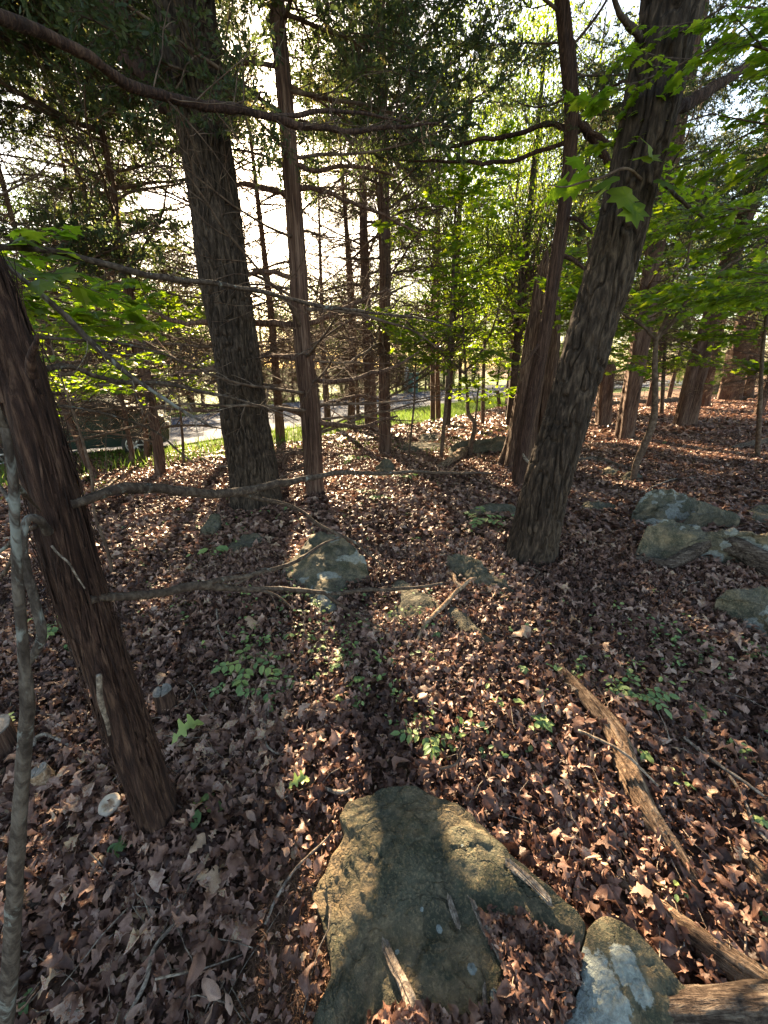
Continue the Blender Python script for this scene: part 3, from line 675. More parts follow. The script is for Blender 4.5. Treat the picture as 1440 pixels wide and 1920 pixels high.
LEAF6 = (np.array([[0, 0, 0], [.22, -.26, .03], [.22, 0, -.03], [.22, .26, .03], [.6, -.30, .02], [.6, 0, -.04], [.6, .30, .02], [1, 0, -.10]]),
         np.array([[0, 1, 2], [0, 2, 3], [1, 4, 5], [1, 5, 2], [2, 5, 6], [2, 6, 3], [4, 7, 5], [5, 7, 6]]))
def maple():
    pts = [(0, 0), (-.08, .22), (.0, .42), (.20, .34), (.38, .56), (.46, .30), (.66, .30), (.64, .14), (1.0, 0)]
    o = pts+[(a, -b) for a, b in pts[-2:0:-1]]; V = [[.38, 0, 0]]+[[a, b, -abs(b)*.25-.08*a*a+.02*math.sin(9*a+4*b)] for a, b in o]
    n = len(o); return np.array(V), np.array([[0, 1+k, 1+(k+1) % n] for k in range(n)])
MAPLE = maple()
def spray_tmpl(seed, nsec, per, leaf, lsz, mat='green', droop=-.15, jit=.3):
    """a flat leafy branch of a young broadleaf tree, unit length"""
    r = np.random.default_rng(seed); mb = MB(); fb = MB(); P = []; Y = []
    main = wiggle(np.zeros(3), np.array([1, 0, .1]), 1.0, 10, r, .06, droop, 0); V, Q, T = tube(main, np.linspace(.007, .0015, 11), 5, cap=False); mb.add(V, Q, None)
    twigs = [main]
    for k in range(nsec):
        t = .15+.8*k/nsec; i = min(int(t*10), 9); p = main[i]; tan = main[i+1]-main[i]; tan /= np.linalg.norm(tan); a = r.uniform(.55, 1.0)*(1 if k % 2 else -1)
        d = np.array([tan[0]*math.cos(a)-tan[1]*math.sin(a), tan[0]*math.sin(a)+tan[1]*math.cos(a), tan[2]+r.normal(0, .1)])
        sec = wiggle(p, d, (0.55*(1-t)+.16)*r.uniform(.7, 1.1), 6, r, .08, droop, 0); V, Q, T = tube(sec, np.linspace(.003, .001, 7), 3, cap=False); mb.add(V, Q, None); twigs.append(sec)
    for tw in twigs:
        for j in range(per):
            u = .15+.85*(j+r.random()*.5)/per; i = min(int(u*(len(tw)-1)), len(tw)-2); p = tw[i]*(1-(u*(len(tw)-1)-i))+tw[i+1]*(u*(len(tw)-1)-i)
            tn = tw[i+1]-tw[i]; P.append(p+[0, 0, r.normal(0, .01)]); Y.append(math.atan2(tn[1], tn[0])+(r.uniform(.4, 1.3)*(1 if j % 2 else -1) if u < .95 else 0))
    P = np.array(P); n = len(P); global rng; sv = rng; rng = r
    scatter(fb, [leaf], P, np.array(Y), r.normal(.18, jit, n), r.normal(0, jit, n), lsz*r.uniform(.6, 1.15, n), np.clip(r.normal(.5, .25, n), 0, 1)); rng = sv
    return mb.mesh("branch", M['twig']), fb.mesh("foliage", M[mat], False)
SPRAY = [spray_tmpl(300+k, 9, 9, LEAF6, .085) for k in range(4)]
MSPRAY = [spray_tmpl(320+k, 11, 9, MAPLE, .082) for k in range(4)]
BIG = [spray_tmpl(340+k, 4, 5, MAPLE, .20, 'green', -.1, .25) for k in range(3)]

def put(parent, me, fol, p, base, yaw, elev, L, roll=0.0, fat=1.0):
    o = link("branch", me, parent); q = Matrix.Translation(Vector(p-base)) @ Matrix.Rotation(yaw, 4, 'Z') @ Matrix.Rotation(-elev, 4, 'Y') @ Matrix.Rotation(roll, 4, 'X') @ Matrix.Diagonal((L, L, L, 1))
    o.matrix_local = q
    if fol is not None: link("foliage", fol, o)
    return o
def on_path(P, z):
    return np.array([np.interp(z, P[:, 2], P[:, 0]), np.interp(z, P[:, 2], P[:, 1]), z])

def trunk_mesh(P, Rr, mat, seg, rings, disp, base):
    P2, R2 = resample(P, Rr, rings); V, Q, T = tube(P2, R2, seg, disp)
    return make_mesh("trunk", V-base, [Q, T], mat)

def cedar(base, pts, label, ztop=8.5, nb=60, z0=0.5, live=3.4, Lr=(0.9, 2.3), seg=40, rings=200, seed=0, mat='cedar', group=None, name="cedar_tree", amp=0.006, yaws=None, bare=0.3, flare=.4, livep=.8, step_dense=None):
    random.seed(seed*7+1)
    b, P, Rr = pxpath(base, pts); P, Rr = extend(P, Rr, ztop, 0.015)
    t = thing(name, label, "tree", b, group)
    link("trunk", trunk_mesh(P, Rr, M[mat], seg, rings, d_cedar(amp*min(1.5, Rr[1]/.12), seed, flare), b), t)
    zb = b[2]
    zs = [zb+z0+(ztop-z0-zb-.3)*((k+random.random())/nb) for k in range(nb)]
    zs += [zb+random.uniform(live-.2, min(live+3.2, ztop-zb-.6)) for k in range(int(nb*.12))] if live < ztop-1 else []
    for z in zs:
        p = on_path(P, z); frac = (z-zb)/(ztop-zb); L = random.uniform(*Lr)*(1-.55*max(0, frac-.45)/.55)*(0.45 if random.random() < .25 else 1)
        yaw = random.uniform(0, 6.28) if yaws is None else random.uniform(*yaws); el = random.uniform(-.12, .42)
        if z-zb > live and random.random() < livep: me, f = random.choice(LIVE); put(t, me, f, p, b, yaw, el, L*1.15, random.uniform(-.5, .5))
        else:
            me = random.choice(BARE if random.random() < bare else (THIN if b[1] < 8 else DEAD)); put(t, me, None, p, b, yaw, el, L, random.uniform(-.8, .8))
    return t, b, P, Rr
def limb(t, b, pts, mat, seg=10, name="branch", seed=0, rings=None, amp=.12, fine=.25):
    """a hand placed limb: points (px, py, Y, width)"""
    P = np.array([A(p[0], p[1], p[2]) for p in pts]); Rr = np.array([wr(q, p[3]) for q, p in zip(P, pts)])*(.80 if t.name.startswith('leaning_cedar') else 1)
    n = rings or max(24, int(len(pts)*14)); P2, R2 = resample(P, Rr, n)
    P2 = P2+(np.stack([fbm(P2*6+9, 2, seed), fbm(P2*6+20, 2, seed+1), fbm(P2*6+40, 2, seed+2)], 1)-.5)*(R2[:, None]*1.6+.006)
    def d(th, s, r, PP):
        nn = fbm(PP.reshape(-1, 3)*[35, 35, 35], 3, seed).reshape(th.shape)-.5; kk = fbm(PP.reshape(-1, 3)*9, 2, seed+4).reshape(th.shape)-.5
        return r*(1+nn*fine*2+kk*amp*3)
    V, Q, T = tube(P2, R2, seg, d); return link(name, make_mesh(name, V-b, [Q, T], M[mat]), t), P2
def fine_twigs(t, b, P, n, L, seed, mat='twig', lo=.15, r=.0022):
    """short side twigs growing off a limb, joined with it as one part"""
    r_ = np.random.default_rng(seed); mb = MB()
    for k in range(n):
        i = int((lo+(1-lo)*r_.random())*(len(P)-2)); d = (P[i+1]-P[i]); d /= np.linalg.norm(d); v = r_.normal(0, 1, 3); v -= d*np.dot(v, d); v /= np.linalg.norm(v)
        w = wiggle(P[i], d*.7+v, L*r_.uniform(.3, 1.2), 6, r_, .15); V, Q, T = tube(w, np.linspace(r, r*.3, 7), 4, cap=False); mb.add(V, Q, None)
        for _ in range(r_.integers(0, 3)):
            w2 = wiggle(w[r_.integers(1, 5)], d+r_.normal(0, .8, 3), L*r_.uniform(.15, .4), 4, r_, .2); V, Q, T = tube(w2, np.linspace(r*.6, r*.25, 5), 3, cap=False); mb.add(V, Q, None)
    o = link("twigs", mb.mesh("twigs", M[mat], True, b), t); o["kind"] = "stuff"; return o

def bark_strips(t, b, P, Rr, n, seed, mat, zmax=2.4, L=(.08, .32), w=.004):
    """fibrous strips of bark that stand off the trunk and break its outline"""
    r_ = np.random.default_rng(seed); mb = MB(); P2, R2 = resample(P, Rr, 300); T_, N, B = frames(P2)
    ok = [i for i in range(300) if .05 < P2[i][2]-b[2] < zmax]
    for _ in range(n):
        i = ok[r_.integers(0, max(len(ok)-30, 1))]; th = r_.uniform(0, 6.28); step_ = np.linalg.norm(P2[1]-P2[0]); m_ = int(max(4, r_.uniform(*L)/step_)); up = r_.random() < .5; curl = r_.uniform(.004, .03); wd = w*r_.uniform(.5, 1.5); V = []
        for k in range(m_+1):
            j = min(i+k, 299); u = k/m_; u2 = u if up else 1-u; th2 = th+.12*math.sin(u*3+th); D = N[j]*math.cos(th2)+B[j]*math.sin(th2); S = -N[j]*math.sin(th2)+B[j]*math.cos(th2); off = R2[j]*1.02+.003+curl*u2**3; wk = wd*(1-.8*u2)
            V += [P2[j]+D*off-S*wk, P2[j]+D*(off+.0015), P2[j]+D*off+S*wk]
        q = [[3*k+a, 3*k+a+1, 3*k+a+4, 3*k+a+3] for k in range(m_) for a in (0, 1)]; mb.add(np.array(V), np.array(q))
    o = link("bark_strips", mb.mesh("bark_strips", M[mat], True, b), t); o["kind"] = "stuff"
# ------------------------------------------------------------------ A: near leaning cedar at the left, with its limbs
b, P, Rr = pxpath((305, 1560, 78), [(262, 1430, 84, .01), (205, 1270, 92, .03), (150, 1110, 100, .05), (110, 960, 104, .06), (62, 800, 104, .07), (25, 680, 98, .08), (-15, 560, 92, .09), (-90, 380, 88, .10), (-190, 180, 84, .12), (-330, -60, 80, .15)], .76)
P, Rr = extend(P, Rr, 4.5, .03, .02); tA = thing("leaning_cedar", "near dark cedar trunk leaning out of the left edge with long bare lichened limbs", "tree", b); bA = b; YA = b[1]
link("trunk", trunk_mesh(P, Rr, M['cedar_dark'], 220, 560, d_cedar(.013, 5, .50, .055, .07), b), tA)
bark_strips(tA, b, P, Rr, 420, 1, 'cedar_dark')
_, L1 = limb(tA, b, [(128, 942, YA+.04, 24), (190, 925, YA+.1, 24), (250, 914, YA+.2, 25), (300, 916, YA+.3, 24), (360, 924, YA+.42, 22), (440, 922, YA+.6, 20), (520, 908, YA+.8, 17), (590, 892, YA+1.0, 13), (650, 886, YA+1.15, 11), (730, 887, YA+1.35, 9), (830, 886, YA+1.5, 7), (930, 888, YA+1.7, 4)], 'limb', 24, seed=31)
fine_twigs(tA, b, L1, 16, .16, 1, lo=.3)
_, L2 = limb(tA, b, [(430, 922, YA+.58, 11), (480, 934, YA+.72, 10), (550, 952, YA+.9, 9), (600, 985, YA+1.0, 8), (660, 1015, YA+1.05, 6.5), (700, 1045, YA+1.1, 5), (735, 1075, YA+1.15, 3)], 'limb', 12, seed=32)
fine_twigs(tA, b, L2, 8, .14, 2)
_, L3 = limb(tA, b, [(175, 1125, YA+.02, 22), (240, 1116, YA+.1, 20), (310, 1108, YA+.2, 19), (370, 1100, YA+.3, 19), (440, 1104, YA+.42, 14), (500, 1106, YA+.52, 12), (560, 1106, YA+.62, 11), (620, 1112, YA+.72, 10), (690, 1106, YA+.84, 9), (770, 1102, YA+.98, 7), (830, 1094, YA+1.1, 5)], 'limb', 20, seed=33)
fine_twigs(tA, b, L3, 12, .12, 3)
limb(tA, b, [(360, 1101, YA+.28, 14), (410, 1090, YA+.36, 13), (470, 1078, YA+.45, 12), (530, 1062, YA+.55, 10), (570, 1045, YA+.62, 8), (605, 1022, YA+.7, 6), (640, 1008, YA+.78, 3)], 'limb', 12, seed=34)
limb(tA, b, [(440, 1098, YA+.4, 6), (480, 1078, YA+.47, 7), (520, 1064, YA+.53, 6), (560, 1052, YA+.6, 4)], 'limb', 8, seed=35)
limb(tA, b, [(604, 1111, YA+.7, 9), (640, 1136, YA+.72, 8), (680, 1160, YA+.75, 7), (722, 1180, YA+.78, 3)], 'limb', 8, seed=36)
limb(tA, b, [(480, 1104, YA+.5, 7), (520, 1118, YA+.5, 5), (548, 1142, YA+.5, 3)], 'limb', 8, seed=37)
# upper limbs coming in from the part of the trunk left of the frame
_, L4 = limb(tA, b, [(-230, 120, YA+.1, 44), (-100, 30, YA+.2, 40), (0, 30, YA+.3, 32), (60, 52, YA+.4, 28), (130, 88, YA+.5, 25), (200, 130, YA+.62, 24), (260, 160, YA+.75, 23), (330, 186, YA+.9, 21), (400, 203, YA+1.05, 19), (470, 212, YA+1.2, 16), (530, 226, YA+1.35, 15), (590, 238, YA+1.5, 13), (660, 245, YA+1.7, 11), (740, 240, YA+1.9, 8), (820, 232, YA+2.1, 4)], 'cedar_dark', 24, seed=41)
fine_twigs(tA, b, L4, 60, .35, 5, lo=.3, r=.003)
limb(tA, b, [(500, 216, YA+1.28, 10), (560, 214, YA+1.45, 10), (620, 208, YA+1.6, 9), (680, 212, YA+1.75, 6), (760, 228, YA+1.9, 4)], 'cedar_dark', 10, seed=42)
_, L5 = limb(tA, b, [(-130, 455, YA+.12, 22), (0, 466, YA+.3, 13), (70, 470, YA+.4, 13), (150, 486, YA+.5, 13), (230, 506, YA+.6, 13), (300, 518, YA+.7, 13), (380, 530, YA+.85, 12), (450, 540, YA+1.0, 11), (530, 556, YA+1.15, 10), (600, 572, YA+1.3, 9), (680, 584, YA+1.5, 7), (760, 592, YA+1.6, 5), (850, 612, YA+1.8, 3)], 'limb', 14, seed=43)
fine_twigs(tA, b, L5, 26, .22, 6, lo=.2)
_, L6 = limb(tA, b, [(-80, 430, YA+.1, 16), (0, 488, YA+.15, 13), (60, 540, YA+.2, 13), (115, 590, YA+.25, 14), (160, 636, YA+.3, 14), (205, 672, YA+.34, 13), (250, 708, YA+.38, 11), (300, 742, YA+.42, 9), (350, 774, YA+.46, 7), (400, 802, YA+.5, 4)], 'lichen', 16, seed=44)
fine_twigs(tA, b, L6, 14, .2, 7, 'grey', .4, .0015)
_, L7 = limb(tA, b, [(48, 692, YA+.1, 14), (80, 691, YA+.16, 13), (130, 690, YA+.24, 12), (175, 704, YA+.3, 11), (230, 715, YA+.4, 10), (300, 718, YA+.5, 9), (370, 730, YA+.6, 8), (430, 746, YA+.72, 6), (500, 765, YA+.85, 4), (560, 790, YA+.95, 3)], 'limb', 12, seed=45)
fine_twigs(tA, b, L7, 14, .2, 8)
_, L8 = limb(tA, b, [(20, 625, YA+.1, 9), (80, 632, YA+.2, 7), (150, 636, YA+.3, 7), (220, 640, YA+.4, 6), (300, 664, YA+.55, 4), (345, 680, YA+.6, 2)], 'limb', 8, seed=46)
_, L9 = limb(tA, b, [(75, 762, YA+.12, 8), (150, 766, YA+.25, 6), (220, 782, YA+.35, 5), (290, 808, YA+.5, 5), (340, 850, YA+.55, 4), (380, 880, YA+.6, 2)], 'limb', 8, seed=47)
limb(tA, b, [(62, 700, YA-.02, 22), (55, 668, YA-.04, 18), (64, 640, YA-.05, 12), (68, 625, YA-.05, 4)], 'cedar_dark', 12, seed=48)
# the drooping lichened loop in front of the trunk and the pale dead twigs on it
limb(tA, b, [(88, 1000, YA-.05, 22), (72, 975, YA-.08, 20), (50, 972, YA-.10, 18), (42, 1010, YA-.12, 16), (48, 1070, YA-.13, 17), (64, 1130, YA-.14, 18), (76, 1180, YA-.15, 19), (70, 1215, YA-.16, 18), (48, 1260, YA-.17, 14)], 'lichen', 20, seed=51)
limb(tA, b, [(70, 985, YA-.07, 10), (50, 995, YA-.05, 10), (25, 1015, YA, 9), (0, 1035, YA+.05, 8), (-30, 1050, YA+.1, 8)], 'limb', 10, seed=52)
limb(tA, b, [(30, 1030, YA, 9), (15, 1060, YA+.02, 9), (0, 1085, YA+.05, 8), (-20, 1110, YA+.08, 7)], 'limb', 10, seed=53)
o, _ = limb(tA, b, [(99, 1026, YA-.055, 5), (110, 1040, YA-.062, 5), (130, 1058, YA-.068, 5), (142, 1080, YA-.072, 4.5), (158, 1104, YA-.072, 3)], 'grey', 8, "dead_twig", seed=54); o["label"] = "pale dead twig stuck to the trunk"
o, _ = limb(tA, b, [(186, 1266, YA-.055, 12), (190, 1300, YA-.060, 13), (198, 1335, YA-.062, 11), (204, 1378, YA-.062, 6)], 'grey', 12, "dead_branch_stub", seed=55); o["label"] = "pale barkless branch stub lying along the trunk"

# ------------------------------------------------------------------ B: lichened sapling hard by the left edge
b, P, Rr = pxpath((8, 1990, 46), [(18, 1850, 42), (30, 1650, 40), (40, 1500, 40), (52, 1330, 38), (46, 1240, 30), (38, 1150, 27), (32, 1050, 26), (28, 960, 26), (22, 880, 25), (5, 790, 23), (-30, 700, 22)], .62)
P, Rr = extend(P, Rr, 3.4, .008, .02); t = thing("lichened_sapling", "thin upright stem blotched with grey lichen hugging the left edge", "tree", b)
link("trunk", trunk_mesh(P, Rr, M['lichen'], 32, 260, d_cedar(.002, 9, .1, .05, .05), b), t); YB = b[1]
limb(t, b, [(22, 900, YB, 12), (40, 925, YB+.05, 10), (55, 940, YB+.1, 6), (75, 958, YB+.15, 4)], 'limb', 8, seed=61)
limb(t, b, [(26, 950, YB, 9), (10, 925, YB+.05, 8), (-10, 900, YB+.1, 7)], 'limb', 8, seed=62)

# ------------------------------------------------------------------ C: thick oak left of centre
b, P, Rr = pxpath((482, 950, 100), [(472, 860, 93), (456, 760, 90), (443, 660, 90), (430, 580, 90), (416, 490, 93), (405, 400, 94), (390, 300, 98), (372, 200, 106), (358, 100, 112), (345, 0, 116), (335, -120, 120)], .87)
P, Rr = extend(P, Rr, 9.5, .12); tC = thing("oak_tree", "thick straight ridged oak trunk left of centre, the sun just to its right", "tree", b); bC, YC = b, b[1]
link("trunk", trunk_mesh(P, Rr, M['oak'], 280, 640, d_oak(.030, 21, .30, .16), b), tC)
_, q = limb(tC, b, [(335, 205, YC+.1, 26), (300, 180, YC+.2, 40), (270, 130, YC+.3, 40), (235, 70, YC+.4, 40), (205, 0, YC+.5, 40), (180, -80, YC+.6, 38)], 'cedar_dark', 20, seed=71)
for z_, yw, L_ in [(6.2, 1.2, 2.6), (6.8, 3.3, 2.4), (7.4, 5.5, 2.4), (8.2, .2, 2.2), (8.6, 2.4, 2.0)]:
    for k in range(3):
        me, f = random.choice(MSPRAY); put(tC, me, f, on_path(P, z_+random.uniform(-.2, .2)), b, yw+random.uniform(-.5, .5), random.uniform(0, .6), L_)

# ------------------------------------------------------------------ H: leaning oak right of centre
b, P, Rr = pxpath((993, 1045, 92), [(1012, 960, 86), (1036, 870, 82), (1062, 780, 80), (1085, 700, 80), (1112, 610, 84), (1140, 520, 87), (1165, 430, 86), (1184, 350, 86), (1207, 250, 92), (1228, 160, 100), (1250, 60, 106), (1262, -20, 110), (1285, -160, 112)], .92)
P, Rr = extend(P, Rr, 8.5, .10); tH = thing("leaning_oak", "stout oak right of centre with flaky grey bark, leaning to the right", "tree", b); bH, YH = b, b[1]
link("trunk", trunk_mesh(P, Rr, M['oak'], 240, 760, d_oak(.022, 33, .42, .12), b), tH)
_, q = limb(tH, b, [(1250, 232, YH+.05, 16), (1275, 200, YH+.12, 22), (1310, 182, YH+.2, 20), (1350, 160, YH+.3, 17), (1385, 135, YH+.4, 15), (1440, 105, YH+.5, 13), (1520, 70, YH+.6, 10)], 'cedar_dark', 14, seed=81); fine_twigs(tH, b, q, 22, .35, 81)
_, q = limb(tH, b, [(1200, 70, YH-.05, 14), (1175, 48, YH-.1, 11), (1160, 20, YH-.15, 9), (1145, -30, YH-.2, 7)], 'limb', 10, seed=82)
_, q = limb(tH, b, [(1230, 330, YH, 8), (1270, 372, YH+.1, 7), (1320, 410, YH+.2, 6), (1380, 430, YH+.3, 5), (1460, 465, YH+.4, 3)], 'limb', 10, seed=83); fine_twigs(tH, b, q, 20, .3, 83)
_, q = limb(tH, b, [(1215, 352, YH, 5), (1180, 318, YH-.3, 5), (1120, 335, YH-.4, 4), (1060, 350, YH-.5, 3), (1030, 345, YH-.55, 2)], 'twig', 8, seed=84)
def solo_leaves(t, b, spots, tmpl, mat='green', name="leaf"):
    me_c = [make_mesh(name, tmpl[0], [tmpl[1]], M[mat], False, {"rnd": np.full(len(tmpl[0]), v)}) for v in (.1, .4, .7)]
    for (px, py, Y, s, yaw, pit, rol) in spots:
        p = A(px, py, Y); o = link(name, me_c[random.randrange(3)], t, p-b); o.rotation_euler = (rol, pit, yaw); o.scale = (s*depth(p)/F,)*3
solo_leaves(tH, bH, [(1100, 325, YH-.4, 70, 2.8, .5, .3), (1150, 330, YH-.35, 62, 3.0, .4, -.4), (1165, 350, YH-.3, 66, -1.2, .9, .2), (1200, 295, YH-.3, 60, .4, -.3, .4), (1060, 335, YH-.45, 60, 3.0, .7, .3), (1125, 360, YH-.4, 52, 3.6, .7, .5),
                     (1190, 380, YH-.35, 56, -1.6, 1.0, .0), (1235, 335, YH-.2, 50, -.6, .5, .3), (1090, 300, YH-.4, 46, 1.9, -.3, .4), (1215, 272, YH-.35, 48, .8, -.2, 1.0)], MAPLE)
for z_, yw in [(4.2, .1), (4.8, 5.9), (5.3, 2.2), (5.8, .9), (6.3, 4.2), (6.8, 5.2), (7.2, .2), (7.6, 3.0), (8.0, 1.5)]:
    for k in range(3):
        me, f = random.choice(MSPRAY); put(tH, me, f, on_path(P, z_+random.uniform(-.2, .2)), b, yw+random.uniform(-.5, .5), random.uniform(0, .6), 2.2)

# ------------------------------------------------------------------ cedars in the middle ground
tE, bE, PE, PR_E = cedar((590, 932, 34), [(586, 850, 33), (582, 760, 35), (573, 680, 34), (566, 600, 33), (560, 500, 31), (553, 400, 30), (545, 300, 28), (536, 200, 27), (527, 100, 26), (520, 0, 25)],
      "red brown cedar with many snapped side limbs standing right behind the thick oak", 9.5, 84, .35, 3.9, (1.0, 2.1), 56, 380, 3, amp=.009, bare=.45)
bark_strips(tE, bE, PE, PR_E, 200, 2, 'cedar', 3.2, (.15, .5), .006)
for pts in ([(560, 612, 0, 13), (510, 606, 0, 12), (450, 604, .05, 11), (400, 600, .1, 10), (350, 608, .2, 9), (310, 596, .3, 8), (270, 572, .4, 5)], [(566, 673, 0, 11), (510, 668, 0, 10), (455, 672, -.3, 9), (400, 690, -.4, 7), (330, 700, -.5, 4)],
            [(572, 778, 0, 15), (540, 768, -.1, 13), (500, 766, -.2, 11), (440, 768, -.3, 8), (360, 770, -.4, 6), (270, 762, -.4, 3)], [(584, 712, 0, 10), (640, 716, 0, 9), (690, 702, .1, 8), (740, 688, .2, 6), (785, 660, .3, 3)],
            [(590, 792, 0, 12), (640, 798, -.1, 9), (690, 796, -.2, 7), (745, 779, -.3, 4)], [(588, 765, 0, 8), (640, 748, .1, 6), (685, 742, .2, 5), (725, 752, .3, 3)], [(570, 610, 0, 9), (620, 590, .1, 8), (680, 562, .2, 6), (740, 540, .3, 3)],
            [(582, 852, 0, 9), (550, 850, -.1, 8), (532, 862, -.15, 6), (528, 878, -.2, 4)], [(582, 866, 0, 9), (545, 880, -.1, 7), (515, 872, -.2, 5)], [(545, 366, 0, 11), (500, 352, -.05, 10), (462, 345, -.1, 8), (420, 352, -.2, 7), (400, 378, -.25, 4)],
            [(552, 352, 0, 9), (600, 356, .1, 8), (650, 376, .2, 7), (720, 405, .4, 5), (790, 440, .6, 3)], [(558, 522, 0, 9), (500, 508, -.1, 8), (440, 520, -.2, 6), (380, 500, -.3, 4)], [(540, 300, 0, 9), (590, 320, .1, 8), (660, 310, .2, 6), (740, 330, .4, 4)]):
    _, q = limb(tE, bE, [(p[0], p[1], bE[1]+p[2], p[3]) for p in pts], 'cedar', 9, seed=int(pts[0][1])); fine_twigs(tE, bE, q, 16, .45, int(pts[0][1]), r=.0035)
tF, bF, PF, _ = cedar((722, 852, 22), [(722, 780, 23), (721, 700, 22), (722, 600, 22), (722, 500, 22), (720, 400, 21), (719, 300, 20), (716, 200, 19), (714, 100, 18), (712, 0, 17)],
      "slim straight red cedar in the very middle with a pointed stone at its foot", 11, 100, 1.2, 5.4, (1.2, 2.8), 40, 260, 4, amp=.009)
cedar((698, 808, 24), [(694, 740, 22), (690, 660, 19), (686, 560, 18), (682, 450, 16), (680, 350, 14)], "dark cedar just left of and behind the slim central cedar, its foot splayed", 11, 80, 1.0, 7.5, (1.6, 3.2), 28, 120, 5)
cedar((300, 893, 17), [(297, 850, 18), (288, 790, 16), (276, 720, 17), (262, 650, 18), (248, 590, 18), (234, 500, 17), (220, 430, 14), (208, 330, 12)], "orange barked cedar standing in sun left of the thick oak, forking above", 10, 100, .6, 4.8, (1.4, 3.0), 28, 160, 6)
cedar((188, 898, 10), [(176, 885, 11), (160, 860, 12), (148, 825, 12), (130, 790, 11), (110, 720, 10), (90, 640, 9)], "thin cedar bending sharply left beside the low stump", 8, 46, 1.2, 3.5, (1.2, 2.4), 20, 80, 7, flare=.2)
cedar((250, 870, 8), [(246, 840, 8), (238, 800, 7), (226, 740, 7)], "thin dark cedar stem before the road, left one of a pair", 9, 46, 1.0, 6, (1.4, 2.8), 16, 60, 8)
cedar((276, 862, 9), [(274, 820, 9), (268, 760, 8), (262, 700, 7)], "thin dark cedar stem before the road, right one of a pair", 9, 46, 1.0, 6, (1.4, 2.8), 16, 60, 9)
cedar((672, 792, 7), [(670, 740, 7), (668, 690, 6), (664, 600, 6)], "spindly cedar at the grass edge between two thicker cedars", 9, 40, .8, 7, (1.6, 3), 16, 60, 10)
cedar((812, 790, 9), [(812, 740, 9), (811, 690, 8), (810, 600, 8)], "left of the twin slim trunks on the verge", 11, 30, 3.0, 6, (1.6, 3), 16, 60, 11)
cedar((822, 787, 9), [(821, 740, 9), (820, 690, 8), (822, 600, 8)], "right of the twin slim trunks on the verge", 12, 30, 3.2, 6, (1.6, 3), 16, 60, 12)
# I: thin dark cedar in front of the hollow trunk
tI, bI, PI_, _ = cedar((970, 918, 22), [(978, 850, 24), (990, 780, 24), (1003, 720, 24), (1016, 650, 23), (1028, 580, 23), (1040, 500, 23), (1052, 430, 23), (1062, 350, 22), (1068, 280, 22), (1070, 200, 23), (1064, 120, 24), (1056, 40, 24), (1050, -30, 23)],
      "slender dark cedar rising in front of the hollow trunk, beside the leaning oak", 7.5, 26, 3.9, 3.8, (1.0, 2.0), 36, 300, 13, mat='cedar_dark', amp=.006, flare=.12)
for pts in ([(1070, 248, 0, 16), (1095, 232, .02, 16), (1112, 258, .03, 14), (1130, 290, .04, 13), (1145, 315, .05, 12)], [(1074, 206, 0, 8), (1090, 232, -.05, 8), (1115, 250, -.1, 8), (1150, 272, -.15, 7), (1200, 285, -.2, 5)],
            [(1060, 238, 0, 10), (1020, 236, .1, 9), (960, 255, .3, 8), (900, 262, .5, 7), (840, 275, .7, 6), (780, 264, 1, 5), (720, 258, 1.2, 3)], [(1058, 268, 0, 9), (1020, 280, .1, 8), (975, 298, .2, 8), (930, 305, .3, 7), (870, 304, .5, 6), (800, 302, .8, 4), (740, 300, 1, 2)],
            [(1052, 408, 0, 8), (1085, 412, -.1, 7), (1110, 440, -.15, 5)], [(1044, 474, 0, 9), (1075, 486, -.05, 8), (1105, 508, -.1, 6)], [(1016, 640, 0, 5), (1000, 660, -.1, 5), (985, 680, -.15, 4), (965, 700, -.2, 2)]):
    _, q = limb(tI, bI, [(p[0], p[1], bI[1]+p[2], p[3]) for p in pts], 'cedar_dark', 8, seed=90+len(pts)); fine_twigs(tI, bI, q, 10, .35, 90, r=.003)
o, _ = limb(tI, bI, [(979, 851, bI[1]-.07, 4), (985, 860, bI[1]-.09, 6), (994, 866, bI[1]-.11, 6), (1000, 866, bI[1]-.12, 3)], 'grey', 8, "peeling_bark_strip", seed=95); o["label"] = "pale curl of peeling bark"

# J: hollow dead trunk in two limbs
b = G(968, 872); Yj = b[1]; tJ = thing("hollow_tree", "broken rust brown hollow trunk split by a black cavity, behind the slender cedar", "tree", b)
def d_hollow(seed, th0, z0, z1, w=.5, dep=.75):
    base = d_cedar(.014, seed, .35, .25, .14)
    def f(th, s, r, P):
        rr = base(th, s, r, P); g = np.exp(-((np.angle(np.exp(1j*(th-th0-0.25*np.sin(s*3)))))/w)**2)
        e = 1/(1+np.exp(-(s-z0)*14))*1/(1+np.exp((s-z1)*14)); return rr*(1-dep*g*e)
    return f
def dtrunk(pts, seed, th0, z0, z1, w, dep):
    P = np.array([A(p[0], p[1], Yj+p[3]) for p in pts]); Rr = np.array([wr(q, p[2]) for q, p in zip(P, pts)])
    P2, R2 = resample(P, Rr, 240); V, Q, T = tube(P2, R2, 96, d_hollow(seed, th0, z0, z1, w, dep)); return link("trunk", make_mesh("trunk", V-b, [Q, T], M['hollow']), tJ), P
dtrunk([(962, 885, 52, 0), (968, 860, 50, 0), (978, 800, 46, 0), (988, 740, 44, 0), (996, 680, 42, 0), (1004, 620, 38, 0), (1010, 580, 32, 0), (1017, 530, 28, 0), (1021, 500, 20, 0), (1024, 480, 9, 0), (1026, 466, 2, 0)], 71, -1.2, .9, 2.3, .42, .8)
dtrunk([(1002, 890, 54, .12), (1006, 860, 50, .12), (1012, 800, 46, .12), (1020, 740, 42, .12), (1026, 680, 38, .12), (1032, 620, 34, .12), (1036, 560, 26, .12), (1040, 520, 14, .12)], 72, -2.2, .2, 1.6, .3, .6)

